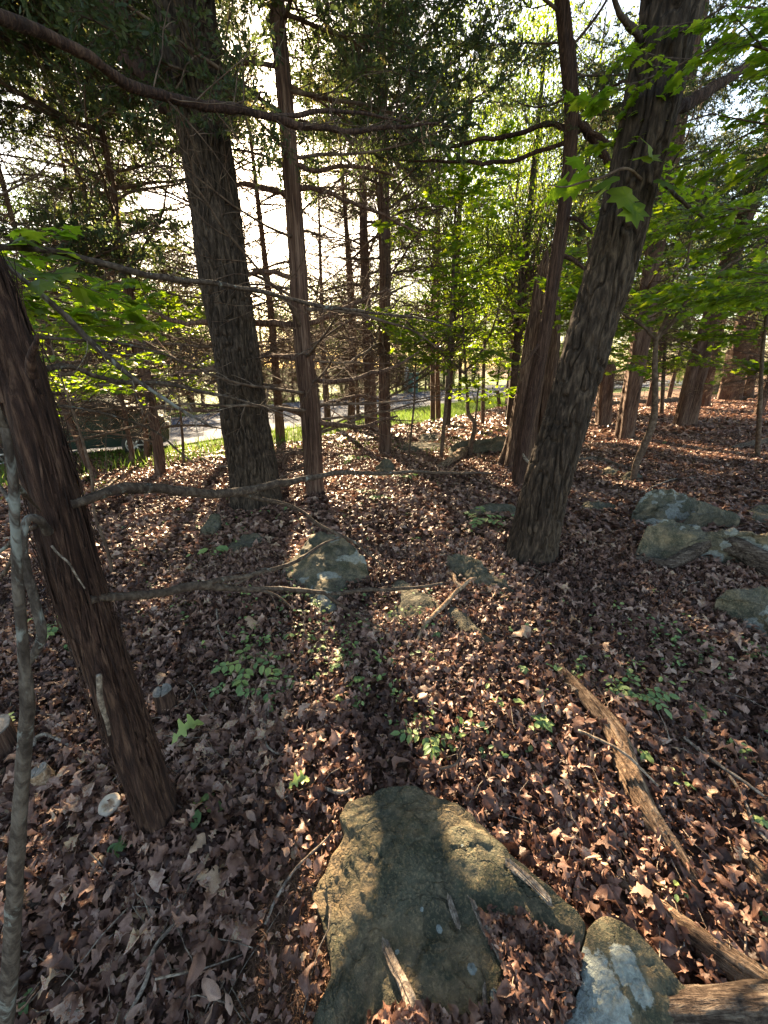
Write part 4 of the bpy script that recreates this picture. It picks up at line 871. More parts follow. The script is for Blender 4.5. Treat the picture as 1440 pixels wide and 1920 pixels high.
# right hand cedars
cedar((1170, 822, 32), [(1176, 780, 30), (1186, 720, 29), (1196, 660, 28), (1206, 600, 27), (1218, 520, 26), (1232, 440, 26), (1246, 360, 26), (1262, 280, 27), (1280, 180, 30), (1300, 80, 32), (1312, 0, 32)],
      "tall cedar close behind the leaning oak on its right, slanting up parallel to it", 9.5, 60, 2.2, 4.2, (1.0, 2.4), 44, 300, 14, amp=.01)
cedar((1130, 800, 26), [(1132, 760, 26), (1136, 720, 25), (1140, 690, 24)], "short greyish broken trunk with a torn top seen between leaning oak and tall cedar", 1.55, 1, .7, 9, (.5, .7), 32, 70, 15, flare=.3, name="broken_trunk")
cedar((1280, 800, 34), [(1290, 760, 34), (1302, 710, 34), (1316, 660, 32), (1332, 600, 30), (1350, 540, 29), (1375, 470, 28), (1400, 400, 27), (1425, 330, 26), (1450, 250, 26)],
      "cedar with a sunlit left side leaning right near the right edge", 9.0, 60, 1.9, 4.4, (1.0, 2.4), 44, 260, 16, amp=.01)
cedar((1320, 765, 15), [(1330, 710, 14), (1342, 660, 13), (1355, 600, 12)], "narrow cedar stem just right of the sunlit leaning cedar", 8.5, 40, 1.6, 4.5, (1.2, 2.4), 20, 80, 17)
cedar((1368, 752, 34), [(1378, 700, 32), (1390, 640, 30), (1402, 580, 28), (1418, 500, 26)], "broad dark trunk near the right edge, left one of two side by side", 10, 50, 2.0, 5, (1.4, 2.8), 32, 120, 18)
cedar((1398, 748, 24), [(1406, 700, 22), (1418, 640, 20), (1432, 560, 19)], "dark trunk at the right edge, right one of two side by side", 10, 50, 2.0, 5, (1.4, 2.8), 28, 120, 19)
cedar((1224, 745, 12), [(1228, 700, 12), (1234, 650, 11), (1242, 590, 10)], "thin far stem seen through the gap right of the tall cedar", 9, 40, 1.6, 4.5, (1.4, 2.8), 16, 60, 20)
cedar((955, 762, 18), [(958, 720, 17), (962, 690, 16), (966, 640, 15)], "thin cedar peeping out left of the hollow trunk", 11, 40, 3.0, 6, (1.6, 3), 20, 60, 21)
cedar((1062, 790, 14), [(1066, 720, 13), (1072, 640, 12), (1078, 540, 12), (1086, 440, 11)], "slim trunk glimpsed between hollow trunk and leaning oak", 11, 40, 3.0, 5, (1.4, 2.8), 20, 60, 22)

# ------------------------------------------------------------------ further cedars, one shared build per kind
def far_cedar(seed, h, nb, live):
    random.seed(seed); r = np.random.default_rng(seed)
    P = np.array([[0, 0, -.2], [0, 0, 0], [r.normal(0, .1), r.normal(0, .1), h*.4], [r.normal(0, .25), r.normal(0, .2), h]]); Rr = np.array([.16, .14, .09, .015])
    P2, R2 = resample(P, Rr, 60); V, Q, T = tube(P2, R2, 16, d_cedar(.008, seed)); tr = make_mesh("trunk", V, [Q, T], M['cedar'])
    return tr, P2
MARKS = [(-60, "beyond the left edge"), (30, "behind the near leaning cedar"), (150, "left of the orange barked cedar"), (275, "behind the orange barked cedar"), (360, "just left of the thick oak"), (447, "behind the thick oak"), (512, "between thick oak and red brown cedar"), (576, "behind the red brown cedar"), (650, "left of the slim central cedar"), (722, "behind the slim central cedar"),
         (780, "left of the straight slender sapling"), (840, "behind the straight slender sapling"), (905, "left of the hollow trunk"), (1000, "behind the hollow trunk"), (1085, "behind the leaning oak"), (1135, "right of the leaning oak"), (1190, "behind the tall slanting cedar"), (1245, "right of the tall slanting cedar"), (1305, "behind the sunlit leaning cedar"), (1385, "behind the two broad trunks"), (1460, "at the right edge")]
def where(X, Y):
    v = np.array([X, Y, H0(X, Y)+1.0])-CAM; px = 720+F*v[0]/np.dot(v, FW); return px, min(MARKS, key=lambda m_: abs(m_[0]-px))[1]
def build_far(px, py, k, label, group, h=9, nb=34, live=3.2, scale=1.0, at=None, dead=True):
    b = G(px, py) if at is None else np.array([at[0], at[1], h1(*at)])
    t = thing("cedar_tree", label, "tree", b, group); tr, P2 = FARC[k % len(FARC)]; o = link("trunk", tr, t)
    t.rotation_euler = (random.uniform(-.05, .05), random.uniform(-.05, .05), random.uniform(0, 6.28))
    for j in range(nb):
        z = .9+(h-1.2)*((j+random.random())/nb); p = on_path(P2, z); L = random.uniform(1.3, 2.6)*(1-.6*max(0, z/h-.4)/.6)
        if z > live: me, f = random.choice(LIVE)
        else: me, f = random.choice(DEAD), None
        put(t, me, f, p, np.zeros(3), random.uniform(0, 6.28), random.uniform(-.1, .45), L, random.uniform(-.5, .5))
    return t
FARC = [far_cedar(400+k, 9, 34, 3) for k in range(4)]
random.seed(5)
grpL = "cedars in the dense tangle left of the thick oak"; grpR = "dark cedars filling the wood at the far right"
for k, (X, Y) in enumerate([(-5.2, 5.6), (-8.6, 8.2), (-6.4, 10.5), (-11.5, 12.5), (-9.5, 14.5)]):
    build_far(0, 0, k, "bushy cedar in the left tangle, "+where(X, Y)[1], grpL, 9, 60, 2.4+.24*math.hypot(X, Y), at=(X, Y))
for k, (X, Y) in enumerate([(-1.2, 14.5), (-3.25, 9.2), (-3.2, 12.0), (-4.6, 14), (.1, 18), (-2.4, 17)]):
    build_far(0, 0, k+1, "dead limbed cedar farther back, "+where(X, Y)[1], "cedars behind the central cedar", 10, 60, 2.2+.42*Y, at=(X, Y))
for k, (X, Y) in enumerate([(9.5, 9.5), (12.5, 12.5), (8.2, 13.5), (15, 16), (11, 18), (18, 14), (20, 20), (14.5, 22), (24, 24), (19, 27), (8, 21)]):
    build_far(0, 0, k+2, "dark cedar in the right hand wood, "+where(X, Y)[1], grpR, 10, 44, 3.4, at=(X, Y))

for k, (X, Y) in enumerate([(-6, 28), (-11, 26), (-2, 32), (-16, 25), (1.5, 36), (-8.5, 31), (-13.5, 30), (-4, 36), (-21, 25), (6, 44)]):
    build_far(0, 0, k, "evergreen across the road, "+where(X, Y)[1], "evergreens across the road", 10.5, 54, 1.2, at=(X, max(Y, float(line_y(FE, X))+2.5)))
# ------------------------------------------------------------------ broadleaf trees with leafy crowns
def crown_tmpl(seed, nclump, per, rad=(1, 1, .8), leaf=.03, flat=.35, mat='far'):
    r = np.random.default_rng(seed); P = []; C = []
    for k in range(nclump):
        d = r.normal(0, 1, 3); d /= np.linalg.norm(d); c = d*np.array(rad)*r.uniform(.35, 1.0)**.7; C.append(c); s = r.uniform(.10, .24)
        P.append(c+r.normal(0, 1, (per, 3))*[s, s, s*flat])
    P = np.vstack(P); n = len(P); fb = MB(); global rng; sv = rng; rng = r
    q = (np.array([[-.5, -.1, 0], [0, -.34, .04], [.5, 0, -.05], [0, .34, .04]]), np.array([[0, 1, 2, 3]]))
    scatter(fb, [q], P, r.uniform(0, 6.28, n), r.normal(0, .55, n), r.normal(0, .55, n), leaf*r.uniform(.6, 1.3, n), np.clip(r.normal(.5, .25, n), 0, 1)); rng = sv
    mb = MB()
    for c in C:
        base = np.array([0, 0, -rad[2]*1.05+r.uniform(0, .5)*rad[2]]); mid = base*.45+c*.55+[0, 0, -.08]+r.normal(0, .04, 3)
        L, rr = resample(np.array([base, base*.7+mid*.3+r.normal(0, .12, 3), mid+r.normal(0, .16, 3), c*.7+mid*.3+r.normal(0, .10, 3), c]), np.array([.005, .0045, .003, .002, .0008]), 16); L = L+r.normal(0, .007, L.shape); V, Q, T = tube(L, rr, 4, cap=False); mb.add(V, Q, None)
    return fb.mesh("crown", M[mat], False), mb.mesh("limbs", M['twig'])
CROWN = [crown_tmpl(500+k, 80, 210, (1, 1, 1.1), .034) for k in range(4)]
NCROWN = [crown_tmpl(520+k, 110, 150, (1, 1, 1.0), .024, .3, 'canopy') for k in range(3)]
def broadleaf(X, Y, h, rad, k, label, group, name="broadleaf_tree", rt=.16, crowns=None, clear=.35, leanx=0):
    b = np.array([X, Y, h1(X, Y)]); t = thing(name, label, "tree", b, group); r = np.random.default_rng(k+900)
    P = np.array([[0, 0, -.3], [0, 0, 0], [leanx*.4+r.normal(0, .15), r.normal(0, .1), h*.4], [leanx+r.normal(0, .2), r.normal(0, .2), h*.85]])
    P2, R2 = resample(P, np.array([rt*1.2, rt, rt*.7, rt*.2]), 50); V, Q, T = tube(P2, R2, 14, d_oak(.012, k)); link("trunk", make_mesh("trunk", V, [Q, T], M['oak']), t)
    cr, lb = (crowns or CROWN)[k % len(crowns or CROWN)]; ch = h*(1-clear)/2
    for nm, me in (("crown", cr), ("limbs", lb)):
        o = link(nm, me, t); o.location = (leanx*.7, 0, h*clear+ch); o.scale = (rad, rad, ch/1.05); o.rotation_euler = (0, 0, r.uniform(0, 6.28))
        if nm == "limbs": o["kind"] = "stuff"
    return t
random.seed(11)
def past_road(x): return float(line_y(FE, x))
cnt = 0
for X in np.linspace(-58, 36, 24):
    y0 = min(max(past_road(X)+6, 26), 70); Y = y0+random.uniform(0, 5)
    if not -160 < where(X, Y)[0] < 1600: continue
    if 1: pass
    h = random.uniform(9.5, 13)*(1.15 if Y > 40 else .98)
    broadleaf(X+random.uniform(-1, 1), Y, h, random.uniform(3.0, 4.4), cnt, "leafy tree across the road, "+where(X, Y)[1], "leafy trees across the road", rt=.2, clear=.12); cnt += 1
for X in np.linspace(-80, 80, 20):
    y0 = min(max(past_road(X)+16, 42), 86)
    if not -160 < where(X, y0)[0] < 1600: continue
    broadleaf(X+random.uniform(-2, 2), y0+random.uniform(0, 6), random.uniform(10, 13), random.uniform(4.5, 6.0), cnt, "tall tree far beyond the road, "+where(X, y0)[1], "tall trees far behind the road", rt=.25, clear=.1); cnt += 1
# nearer leafy crowns behind the right half
for k, (X, Y, h, rad) in enumerate([(2.3, 14.5, 12, 2.8), (4.3, 13.5, 12, 2.8), (5.6, 18, 13, 3.4), (8.5, 25, 15, 4.4), (13.5, 27, 15, 4.5), (6.0, 32, 14, 4.2), (19, 32, 15, 5), (26, 30, 15, 5), (30, 22, 14, 4.6), (3.6, 30, 11, 3.6)]):
    broadleaf(X, Y, h, rad, k, "bright leafy crown in the wood, "+where(X, Y)[1], "bright leafy trees in the wood behind the right half", rt=.14, crowns=NCROWN, clear=.22)
# low green shrubs and undergrowth by the road
for k, (X, Y, s) in enumerate([(-20, 20, 2.2), (-26, 24, 3), (-15, 27, 2.4), (-9, 33, 2.4), (-3, 40, 2.8), (3, 50, 3), (9, 56, 3), (-33, 30, 3), (15, 36, 2.2), (21, 41, 2.6), (29, 37, 2.8), (36, 44, 3), (10, 30, 1.8)]):
    if Y < past_road(X)+2.5 and X < 12: Y = past_road(X)+3
    b = np.array([X, Y, h1(X, Y)]); t = thing("shrub", "low dense green shrub by the road, "+where(X, Y)[1], "shrub", b, "shrubs beyond the forest edge")
    cr, lb = CROWN[k % 4]
    for nm, me in (("foliage", cr), ("limbs", lb)):
        o = link(nm, me, t); o.location = (0, 0, s*.62); o.scale = (s, s, s*.62)
        if nm == "limbs": o["kind"] = "stuff"

# ------------------------------------------------------------------ young broadleaf trees of the understory
def sapling(base, pts, label, sprays, tmpl, Lr=(.8, 1.4), ztop=3.5, mat='twig', name="young_maple", seed=0, zr=(1.2, 3.2), yaws=(0, 6.28), seg=12, forks=(), cat="tree", group=None):
    random.seed(seed+50); b, P, Rr = pxpath(base, pts); P, Rr = extend(P, Rr, ztop, .004, .05); t = thing(name, label, cat, b, group)
    link("trunk", trunk_mesh(P, Rr, M[mat], seg, 120, d_cedar(.001, seed, .1, .05, .05), b), t)
    paths = [P]
    for f in forks:
        _, q = limb(t, b, [(p[0], p[1], b[1]+p[3], p[2]) for p in f], mat, 8, seed=seed+len(paths)); paths.append(q)
    for k in range(sprays):
        z = random.uniform(*zr); Q_ = random.choice(paths); 
        if Q_ is P: p = on_path(P, b[2]+z)
        else: p = Q_[random.randrange(len(Q_)//3, len(Q_))]
        me, f = random.choice(tmpl); put(t, me, f, p, b, random.uniform(*yaws), random.uniform(-.1, .35), random.uniform(*Lr), random.uniform(-.15, .15))
    return t, b, P
sapling((880, 858, 9), [(884, 830, 9), (890, 795, 8), (878, 775, 7), (876, 740, 6), (873, 700, 5)], "forked young maple with wiry stems between central cedar and hollow trunk", 22, MSPRAY, (.7, 1.3), 3.4, seed=1, zr=(1.5, 3.3),
        forks=[[(873, 700, 5, 0), (840, 672, 4, -.1), (800, 640, 4, -.2), (760, 600, 3, -.3)], [(873, 698, 5, 0), (905, 655, 4, .1), (925, 610, 3, .15), (940, 560, 3, .2)], [(888, 800, 4, 0), (895, 750, 3, .05), (898, 700, 3, .1)]])
sapling((827, 862, 8), [(830, 820, 8), (836, 760, 7), (840, 700, 7), (846, 600, 6), (850, 500, 5), (855, 380, 4)], "straight slender sapling with a dark stem, right of the central cedar", 22, MSPRAY, (.8, 1.5), 5.2, seed=2, zr=(2.0, 4.8))
sapling((766, 860, 4), [(770, 820, 4), (776, 760, 4), (778, 700, 3)], "knee thin sapling stem directly right of the slim central cedar", 5, SPRAY, (.5, .9), 3.0, seed=3, zr=(1.6, 2.8))
sapling((1187, 905, 11), [(1193, 870, 12), (1208, 835, 13), (1225, 790, 12), (1229, 740, 10), (1228, 690, 9), (1230, 640, 8), (1232, 633, 8)], "crooked young tree with an angular black stem right of the leaning oak", 22, MSPRAY, (.7, 1.3), 2.9, seed=4, zr=(1.3, 2.8),
        forks=[[(1232, 636, 8, 0), (1262, 600, 7, -.05), (1290, 562, 6, -.1), (1330, 525, 5, -.15), (1375, 492, 4, -.2), (1440, 460, 3, -.3)], [(1230, 640, 7, 0), (1195, 605, 5, .05), (1170, 590, 4, .1), (1140, 560, 3, .1)], [(1292, 560, 5, -.1), (1290, 500, 4, 0), (1300, 420, 4, .05), (1340, 300, 3, .1)]])
sapling((1345, 700, 7), [(1350, 640, 7), (1356, 560, 6), (1365, 470, 5)], "leafy maple sapling in shade behind the crooked young tree", 22, MSPRAY, (1.0, 1.8), 4.0, seed=5, zr=(.8, 3.6))
sapling((1420, 860, 8), [(1425, 760, 7), (1430, 660, 6), (1445, 540, 5)], "young maple at the right edge with low spreading leafy tiers", 26, MSPRAY, (.9, 1.5), 3.6, seed=6, zr=(1.3, 3.4))
sapling((1085, 842, 7), [(1090, 780, 7), (1094, 700, 6), (1098, 600, 5), (1104, 480, 5)], "leafy maple sapling hidden behind the leaning oak's stem", 30, MSPRAY, (.9, 1.6), 4.2, seed=7, zr=(1.6, 4.0))
sapling((905, 800, 7), [(906, 740, 7), (908, 650, 6), (912, 540, 5), (915, 430, 4)], "tall leafy sapling on the slope behind the forked young maple", 40, MSPRAY, (1.0, 1.9), 6.0, seed=8, zr=(2.2, 5.6))
sapling((1240, 780, 7), [(1244, 700, 6), (1250, 600, 6), (1256, 480, 5)], "leafy maple sapling under the tall slanting cedar", 32, MSPRAY, (1.0, 1.8), 5.0, seed=9, zr=(1.5, 4.6))
sapling((212, 1084, 7), [(206, 1050, 6), (196, 1015, 6), (182, 980, 5), (174, 940, 5), (173, 900, 5), (164, 860, 5), (150, 810, 4), (140, 780, 4)], "thin whip of a young redbud with lime leaves left of the thick oak", 17, MSPRAY, (.5, .85), 2.3, seed=10, zr=(1.35, 2.1), yaws=(-.6, 3.6))
sapling((345, 872, 5), [(343, 830, 5), (338, 770, 4), (330, 700, 4)], "lime leaved sapling on the sunny slope close left of the thick oak", 16, MSPRAY, (.9, 1.5), 3.6, seed=15, zr=(1.3, 3.4))
sapling((30, 880, 7), [(30, 800, 6), (36, 700, 6), (40, 600, 5)], "leafy young tree behind the near leaning cedar trunk", 30, MSPRAY, (1.0, 1.8), 4.2, seed=13, zr=(1.2, 4.0))
# big leaved branch entering at the left, and leafy limbs entering at the top right
def edge_tree(X, Y, label, limbs, name, tmpl, Lr, seed, rt=.02, zt=3.2, cat="tree"):
    random.seed(seed); b = np.array([X, Y, h1(X, Y)]); t = thing(name, label, cat, b)
    P = np.array([b-[0, 0, .1], b+[0, 0, .8], b+[.05, 0, 1.8], b+[.0, 0, zt]]); link("trunk", trunk_mesh(P, np.array([rt, rt, rt*.8, rt*.3]), M['twig'], 12, 60, None, b), t)
    for L in limbs:
        z = A(L[0][0], L[0][1], L[0][2])[2]; st = on_path(P, min(max(z, b[2]+.3), b[2]+zt-.1))
        Q_ = np.array([st]+[A(p[0], p[1], p[2]) for p in L]); P2, R2 = resample(Q_, np.linspace(rt*.35, .0015, len(Q_)), 40); V, Q, T = tube(P2, R2, 8); link("branch", make_mesh("branch", V-b, [Q, T], M['twig']), t)
        for k in range(5):
            i = random.randrange(14, 39); d = P2[i]-P2[i-1]; me, f = random.choice(tmpl); put(t, me, f, P2[i], b, math.atan2(d[1], d[0])+random.uniform(-.9, .9), random.uniform(-.25, .15), random.uniform(*Lr), random.uniform(-.15, .15))
    return t
edge_tree(-2.1, 1.5, "large leaved sapling branch reaching in from the left edge over the leaning cedar", [[(-80, 500, 1.4), (60, 530, 1.5), (160, 545, 1.6)], [(-60, 560, 1.5), (60, 590, 1.6), (110, 620, 1.6)], [(-60, 480, 1.4), (20, 500, 1.3), (60, 520, 1.3)]], "basswood_sapling", BIG, (.28, .42), 3)
edge_tree(3.6, 2.9, "leafy maple hanging its branches in from the upper right corner", [[(1560, 150, 2.7), (1430, 90, 2.6), (1330, 80, 2.6)], [(1560, 250, 2.8), (1420, 230, 2.8), (1320, 210, 2.9)], [(1560, 60, 2.6), (1450, 20, 2.6), (1340, 10, 2.7)], [(1560, 420, 2.9), (1440, 400, 3.0), (1340, 380, 3.1)],
          [(1560, 530, 2.9), (1460, 520, 3.2), (1360, 500, 3.5)]], "young_maple", MSPRAY, (.5, .9), 4, .035, 4.6)

# ------------------------------------------------------------------ stumps, logs, sticks
def stump(px, py, w, hpx, label, mat='cedar_dark', lean=(0, 0), seed=0, name="tree_stump"):
    b = G(px, py); r = wr(b, w); h = hpx*depth(b)/F/math.cos(R(20)); t = thing(name, label, "stump", b)
    P = np.array([b-[0, 0, .05], b, b+[lean[0]*.5, lean[1]*.5, h*.5], b+[lean[0], lean[1], h]]); P2, R2 = resample(P, np.array([r*1.15, r*1.1, r, r*.95]), 40)
    V, Q, T = tube(P2, R2, 56, d_cedar(.004, seed, .25, .03, .04)); link("trunk", make_mesh("trunk", V-b, [Q, T], M[mat]), t)
    # cut face with a crack: a ridged disc
    T_, N, B = frames(P2); n = 56; th = np.linspace(0, 2*math.pi, n, endpoint=False); D = []
    ring = V[39*56:40*56]; c = ring.mean(0)
    for k in range(1, 9):
        q = c+(ring-c)*(k/8*.99); q = q+T_[-1]*(.006+0.0012*math.sin(k*4)); crack = np.exp(-((np.angle(np.exp(1j*(th-2.2))))/(.16))**2)+np.exp(-((np.angle(np.exp(1j*(th-5.0))))/(.13))**2); q = q-T_[-1]*(crack*.012*(k/8))[:, None]; D.append(q)
    DV = np.vstack([[c+T_[-1]*.004]]+D+[ring*1-T_[-1]*.004]); j = np.arange(n); kk = (j+1) % n
    Tr = np.stack([0*j, 1+j, 1+kk], 1); Qs = np.vstack([np.stack([1+a*n+j, 1+(a+1)*n+j, 1+(a+1)*n+kk, 1+a*n+kk], 1) for a in range(8)])
    link("cut_face", make_mesh("cut_face", DV-b, [Qs, Tr], M['cutend'], False), t); return t
stump(318, 1335, 34, 48, "dark sawn stump with a cracked grey top right of the near leaning cedar", 'cedar_dark', (-.01, 0), 1)
stump(98, 1475, 34, 40, "small split orange stump with a weathered cap by the white mushroom", 'dead', (-.03, .0), 2)
stump(2, 1415, 60, 60, "brown stump cut off by the left edge behind the lichened stem", 'cedar', (0, 0), 3)
stump(147, 893, 14, 22, "low dark stump at the grass edge below the bending cedar", 'cedar', (0, 0), 4)
stump(937, 765, 7, 30, "snapped leaning pole stump standing on the sunny verge", 'cedar', (-.25, 0), 5)

def log(pts, label, mat='rot', seg=28, seed=0, flat=.8, amp=.35, name="fallen_log", cat="log", rings=150, jag=0.0):
    """pts: (px, py, width, height above ground as a share of the radius)"""
    P = []; Rr = []
    for p in pts:
        q = G(p[0], p[1]); r = wr(q, p[2]); P.append(q+[0, 0, r*p[3]]); Rr.append(r)
    P = np.array(P); c = P.mean(0); P2, R2 = resample(P, np.array(Rr), rings)
    def d(th, s, r, PP):
        n1 = np.abs(vnoise(np.stack([np.cos(th)*6.5+40, np.sin(th)*6.5, s*2.4], -1).reshape(-1, 3), seed).reshape(th.shape)*2-1)
        n2 = fbm(np.stack([np.cos(th)*11, np.sin(th)*11, s*16], -1).reshape(-1, 3), 3, seed+1).reshape(th.shape)-.5
        n3 = fbm(np.stack([np.cos(th), np.sin(th), s*5], -1).reshape(-1, 3), 3, seed+2).reshape(th.shape)-.5
        rr = r*(1+(n1-.45)*amp*.6+n2*amp*.5+n3*amp*1.3)
        if jag: 
            e = np.minimum(s, s.max()-s)/max(s.max(), 1e-6); rr = rr*np.clip(e/(jag*(0.3+n1*1.2)), .02, 1)**.5
        return rr
    V, Q, T = tube(P2, R2, seg, d); V[:, 2] = P2.mean(0)[2]+(V[:, 2]-P2.mean(0)[2]) 
    dv = P[-1]-P[0]; ang = math.atan2(dv[1], dv[0])
    me = make_mesh(name, V-c, [Q, T], log_mat(mat+"_wood", LOGCOL[mat], ang))
    uv = me.uv_layers.new(name="UVMap"); s = np.r_[0, np.cumsum(np.linalg.norm(np.diff(P2, axis=0), axis=1))]
    vu = np.zeros((len(V), 2)); vu[:rings*seg, 0] = np.repeat(s, seg); a_ = np.tile(np.abs(np.linspace(-1, 1, seg)), rings); vu[:rings*seg, 1] = a_*R2.mean()*3
    li = np.zeros(len(me.loops), np.int32); me.loops.foreach_get("vertex_index", li); uv.data.foreach_set("uv", vu[li].ravel().astype(np.float32))
    o = link(name, me, None, c); tagm(o, label, cat); return o
log([(1040, 1258, 18, 1.5), (1075, 1300, 24, 1.4), (1115, 1345, 30, 1.3), (1150, 1390, 36, 1.2), (1165, 1440, 40, 1.2), (1185, 1490, 40, 1.15), (1215, 1545, 36, 1.1), (1260, 1605, 31, 1.1), (1310, 1680, 26, 1.0)], "long bent rotting log running down the right of the litter, orange wood showing", 'rot', 40, 3, rings=260, amp=.42, jag=.06)
log([(1150, 1652, 14, .9), (1210, 1700, 30, .9), (1290, 1765, 44, .9), (1370, 1825, 52, .9), (1450, 1880, 56, .9), (1540, 1950, 50, .8)], "striped decayed log sunk in leaves, running to the lower right corner", 'rot', 36, 4, rings=240, amp=.38)
log([(1150, 1935, 26, 1.9), (1200, 1932, 54, 1.8), (1290, 1928, 66, 1.7), (1400, 1925, 70, 1.7), (1560, 1925, 70, 1.7)], "thick grey barked log crossing the bottom right corner over the lichened rock", 'rotgrey', 44, 5, rings=240, amp=.22, jag=.05)
log([(1185, 1050, 9, .8), (1215, 1058, 14, 1.0), (1250, 1068, 19, 1.3), (1285, 1060, 24, 2.0), (1325, 1046, 30, 2.4), (1370, 1060, 36, 2.0), (1420, 1078, 36, 1.5), (1480, 1095, 34, 1.2)], "twisted purple brown root log lying under the long lichened boulder", 'rotgrey', 30, 6, amp=.5, rings=180)
log([(1068, 868, 7, 1), (1110, 866, 10, 1.2), (1145, 874, 10, 1), (1180, 884, 8, .8), (1200, 892, 5, .5)], "short dark fallen branch between leaning oak and crooked young tree", 'rotgrey', 16, 7)
log([(1082, 1098, 5, .8), (1120, 1100, 8, .9), (1160, 1108, 9, .9), (1195, 1122, 7, .7)], "short dark stick half buried in leaves right of the leaning oak's foot", 'rotgrey', 14, 8)
log([(820, 882, 12, .6), (845, 872, 18, .8), (865, 860, 22, .9), (880, 850, 20, 1)], "short reddish rotten log piece leaning on the squared stone block", 'rot', 24, 9, amp=.5)
log([(1095, 768, 8, .8), (1160, 760, 10, .8), (1230, 758, 11, .9), (1290, 752, 10, .8)], "thin fallen trunk lying far back among the right hand cedars", 'rotgrey', 14, 10)
log([(1370, 845, 10, .8), (1410, 838, 14, .9), (1460, 830, 14, .9)], "dark rotten log at the right edge on the slope above the rocks", 'rotgrey', 16, 11)
log([(1330, 740, 14, .8), (1350, 733, 18, .9), (1372, 730, 16, .8)], "dark fallen stub between the two broad trunks at far right", 'rotgrey', 16, 12)
log([(975, 1455, 12, .5), (1000, 1445, 26, .5), (1030, 1428, 20, .5), (1045, 1415, 8, .4)], "crumbled piece of split bark beside the upper right rim of the slab", 'rot', 20, 13, amp=.6, name="bark_piece", cat="bark", jag=.2)
log([(1385, 1620, 22, .8), (1405, 1630, 34, .9), (1425, 1660, 36, .7), (1420, 1690, 14, .3)], "rounded dead root knob in sunlit leaves near the right edge", 'rot', 24, 14, amp=.6, name="root_knob", cat="root", jag=.2)
log([(0, 1640, 30, .8), (40, 1700, 34, .8), (75, 1690, 26, .6), (95, 1680, 12, .3)], "dark purple rotten branch end behind the lichened stem at left", 'rotgrey', 20, 15, jag=.1)
log([(-40, 1500, 20, .6), (0, 1470, 26, .6), (25, 1440, 22, .6), (40, 1410, 10, .4)], "mossy split branch at the left edge below the cut off stump", 'rot', 20, 16)

def stick(pts, label, mat='grey', seed=0, seg=8, name="fallen_stick", group=None):
    P = []; Rr = []
    for p in pts:
        q = G(p[0], p[1]); r = wr(q, p[2]); q = q+[0, 0, p[3]]; P.append(q); Rr.append(r)
    P = np.array(P); c = P.mean(0); P2, R2 = resample(P, np.array(Rr), 40); P2 = P2+(np.stack([fbm(P2*14+k*9, 2, seed+k) for k in range(3)], 1)-.5)*.012
    V, Q, T = tube(P2, R2, seg, lambda th, s, r, PP: r*(1+(fbm(PP.reshape(-1, 3)*60, 2, seed).reshape(th.shape)-.5)*.5)); o = link(name, make_mesh(name, V-c, [Q, T], M[mat]), None, c); return tagm(o, label, "stick", group)
stick([(780, 1215, 7, .03), (800, 1180, 9, .05), (830, 1150, 9, .06), (858, 1122, 8, .07), (880, 1105, 7, .08), (892, 1100, 4, .08)], "curved pale stick leaning over the flat rocks, thicker arm of a fork", 'dead', 1)
stick([(838, 1090, 5, .08), (850, 1095, 7, .08), (853, 1108, 7, .08), (866, 1118, 6, .07)], "short hooked tan twig touching the curved pale stick", 'dead', 2)
stick([(875, 1122, 4, .05), (920, 1120, 4, .04), (980, 1112, 4, .03), (1010, 1085, 3, .06)], "thin dark twig running from the wedge rock to the leaning oak", 'twig', 3)
stick([(1275, 1398, 5, .05), (1330, 1440, 6, .05), (1390, 1485, 6, .05), (1450, 1530, 6, .05)], "long straight grey stick slanting down to the right edge", 'grey', 4)
stick([(1360, 1470, 4, .05), (1385, 1510, 6, .05), (1410, 1570, 6, .05), (1440, 1610, 5, .05)], "bent thin stick below the long straight one at the right edge", 'grey', 5)
stick([(1075, 1400, 5, .1), (1120, 1428, 5, .12), (1160, 1455, 5, .13), (1225, 1500, 4, .08)], "pale straight twig lying across the bent rotting log", 'grey', 6)
stick([(500, 1745, 5, .04), (520, 1700, 6, .04), (555, 1650, 5, .05), (625, 1575, 3, .05)], "thin brown twig on the needle patch left of the slab", 'grey', 7)
stick([(600, 1490, 6, .05), (640, 1502, 8, .05), (660, 1497, 5, .06)], "stubby twig end touching the upper left corner of the slab", 'grey', 8)
stick([(240, 1930, 6, .05), (285, 1850, 8, .05), (300, 1790, 7, .05), (350, 1730, 5, .05)], "curved dark twig low in the bottom left leaves", 'grey', 9)
stick([(70, 1415, 6, .05), (75, 1400, 6, .06), (95, 1395, 6, .06), (125, 1405, 6, .05), (138, 1415, 4, .04)], "short arched twig looping over the small split stump", 'grey', 10)
stick([(505, 1320, 3, .04), (498, 1380, 4, .04), (510, 1420, 4, .04), (560, 1425, 3, .04)], "thin hooked twig in the leaves in the middle of the floor", 'grey', 11)
stick([(660, 1560, 3, .0), (700, 1500, 0.1, -.1)], "hidden splinter", 'grey', 12) if False else None
stick([(820, 1480, 5, .12), (850, 1465, 5, .10), (865, 1430, 4, .08)], "dark twig lying against the top edge of the slab", 'twig', 13)
stick([(1200, 930, 3, .05), (1260, 905, 3, .05), (1330, 900, 3, .05)], "thin pale twig on the ground behind the rock pile", 'grey', 14)
stick([(380, 870, 3, .15), (420, 886, 3, .12), (450, 870, 3, .1)], "thin twig on the sunny slope at the thick oak's left", 'grey', 15)
stick([(430, 1230, 3, .02), (412, 1188, 4, .05), (410, 1160, 3, .08)], "small upright pale twig in the leaves below the lower limb", 'grey', 16)
stick([(150, 950, 3, .1), (200, 925, 3, .1), (222, 905, 4, .1)], "pale twig on sunny ground by the orange barked cedar", 'grey', 17)

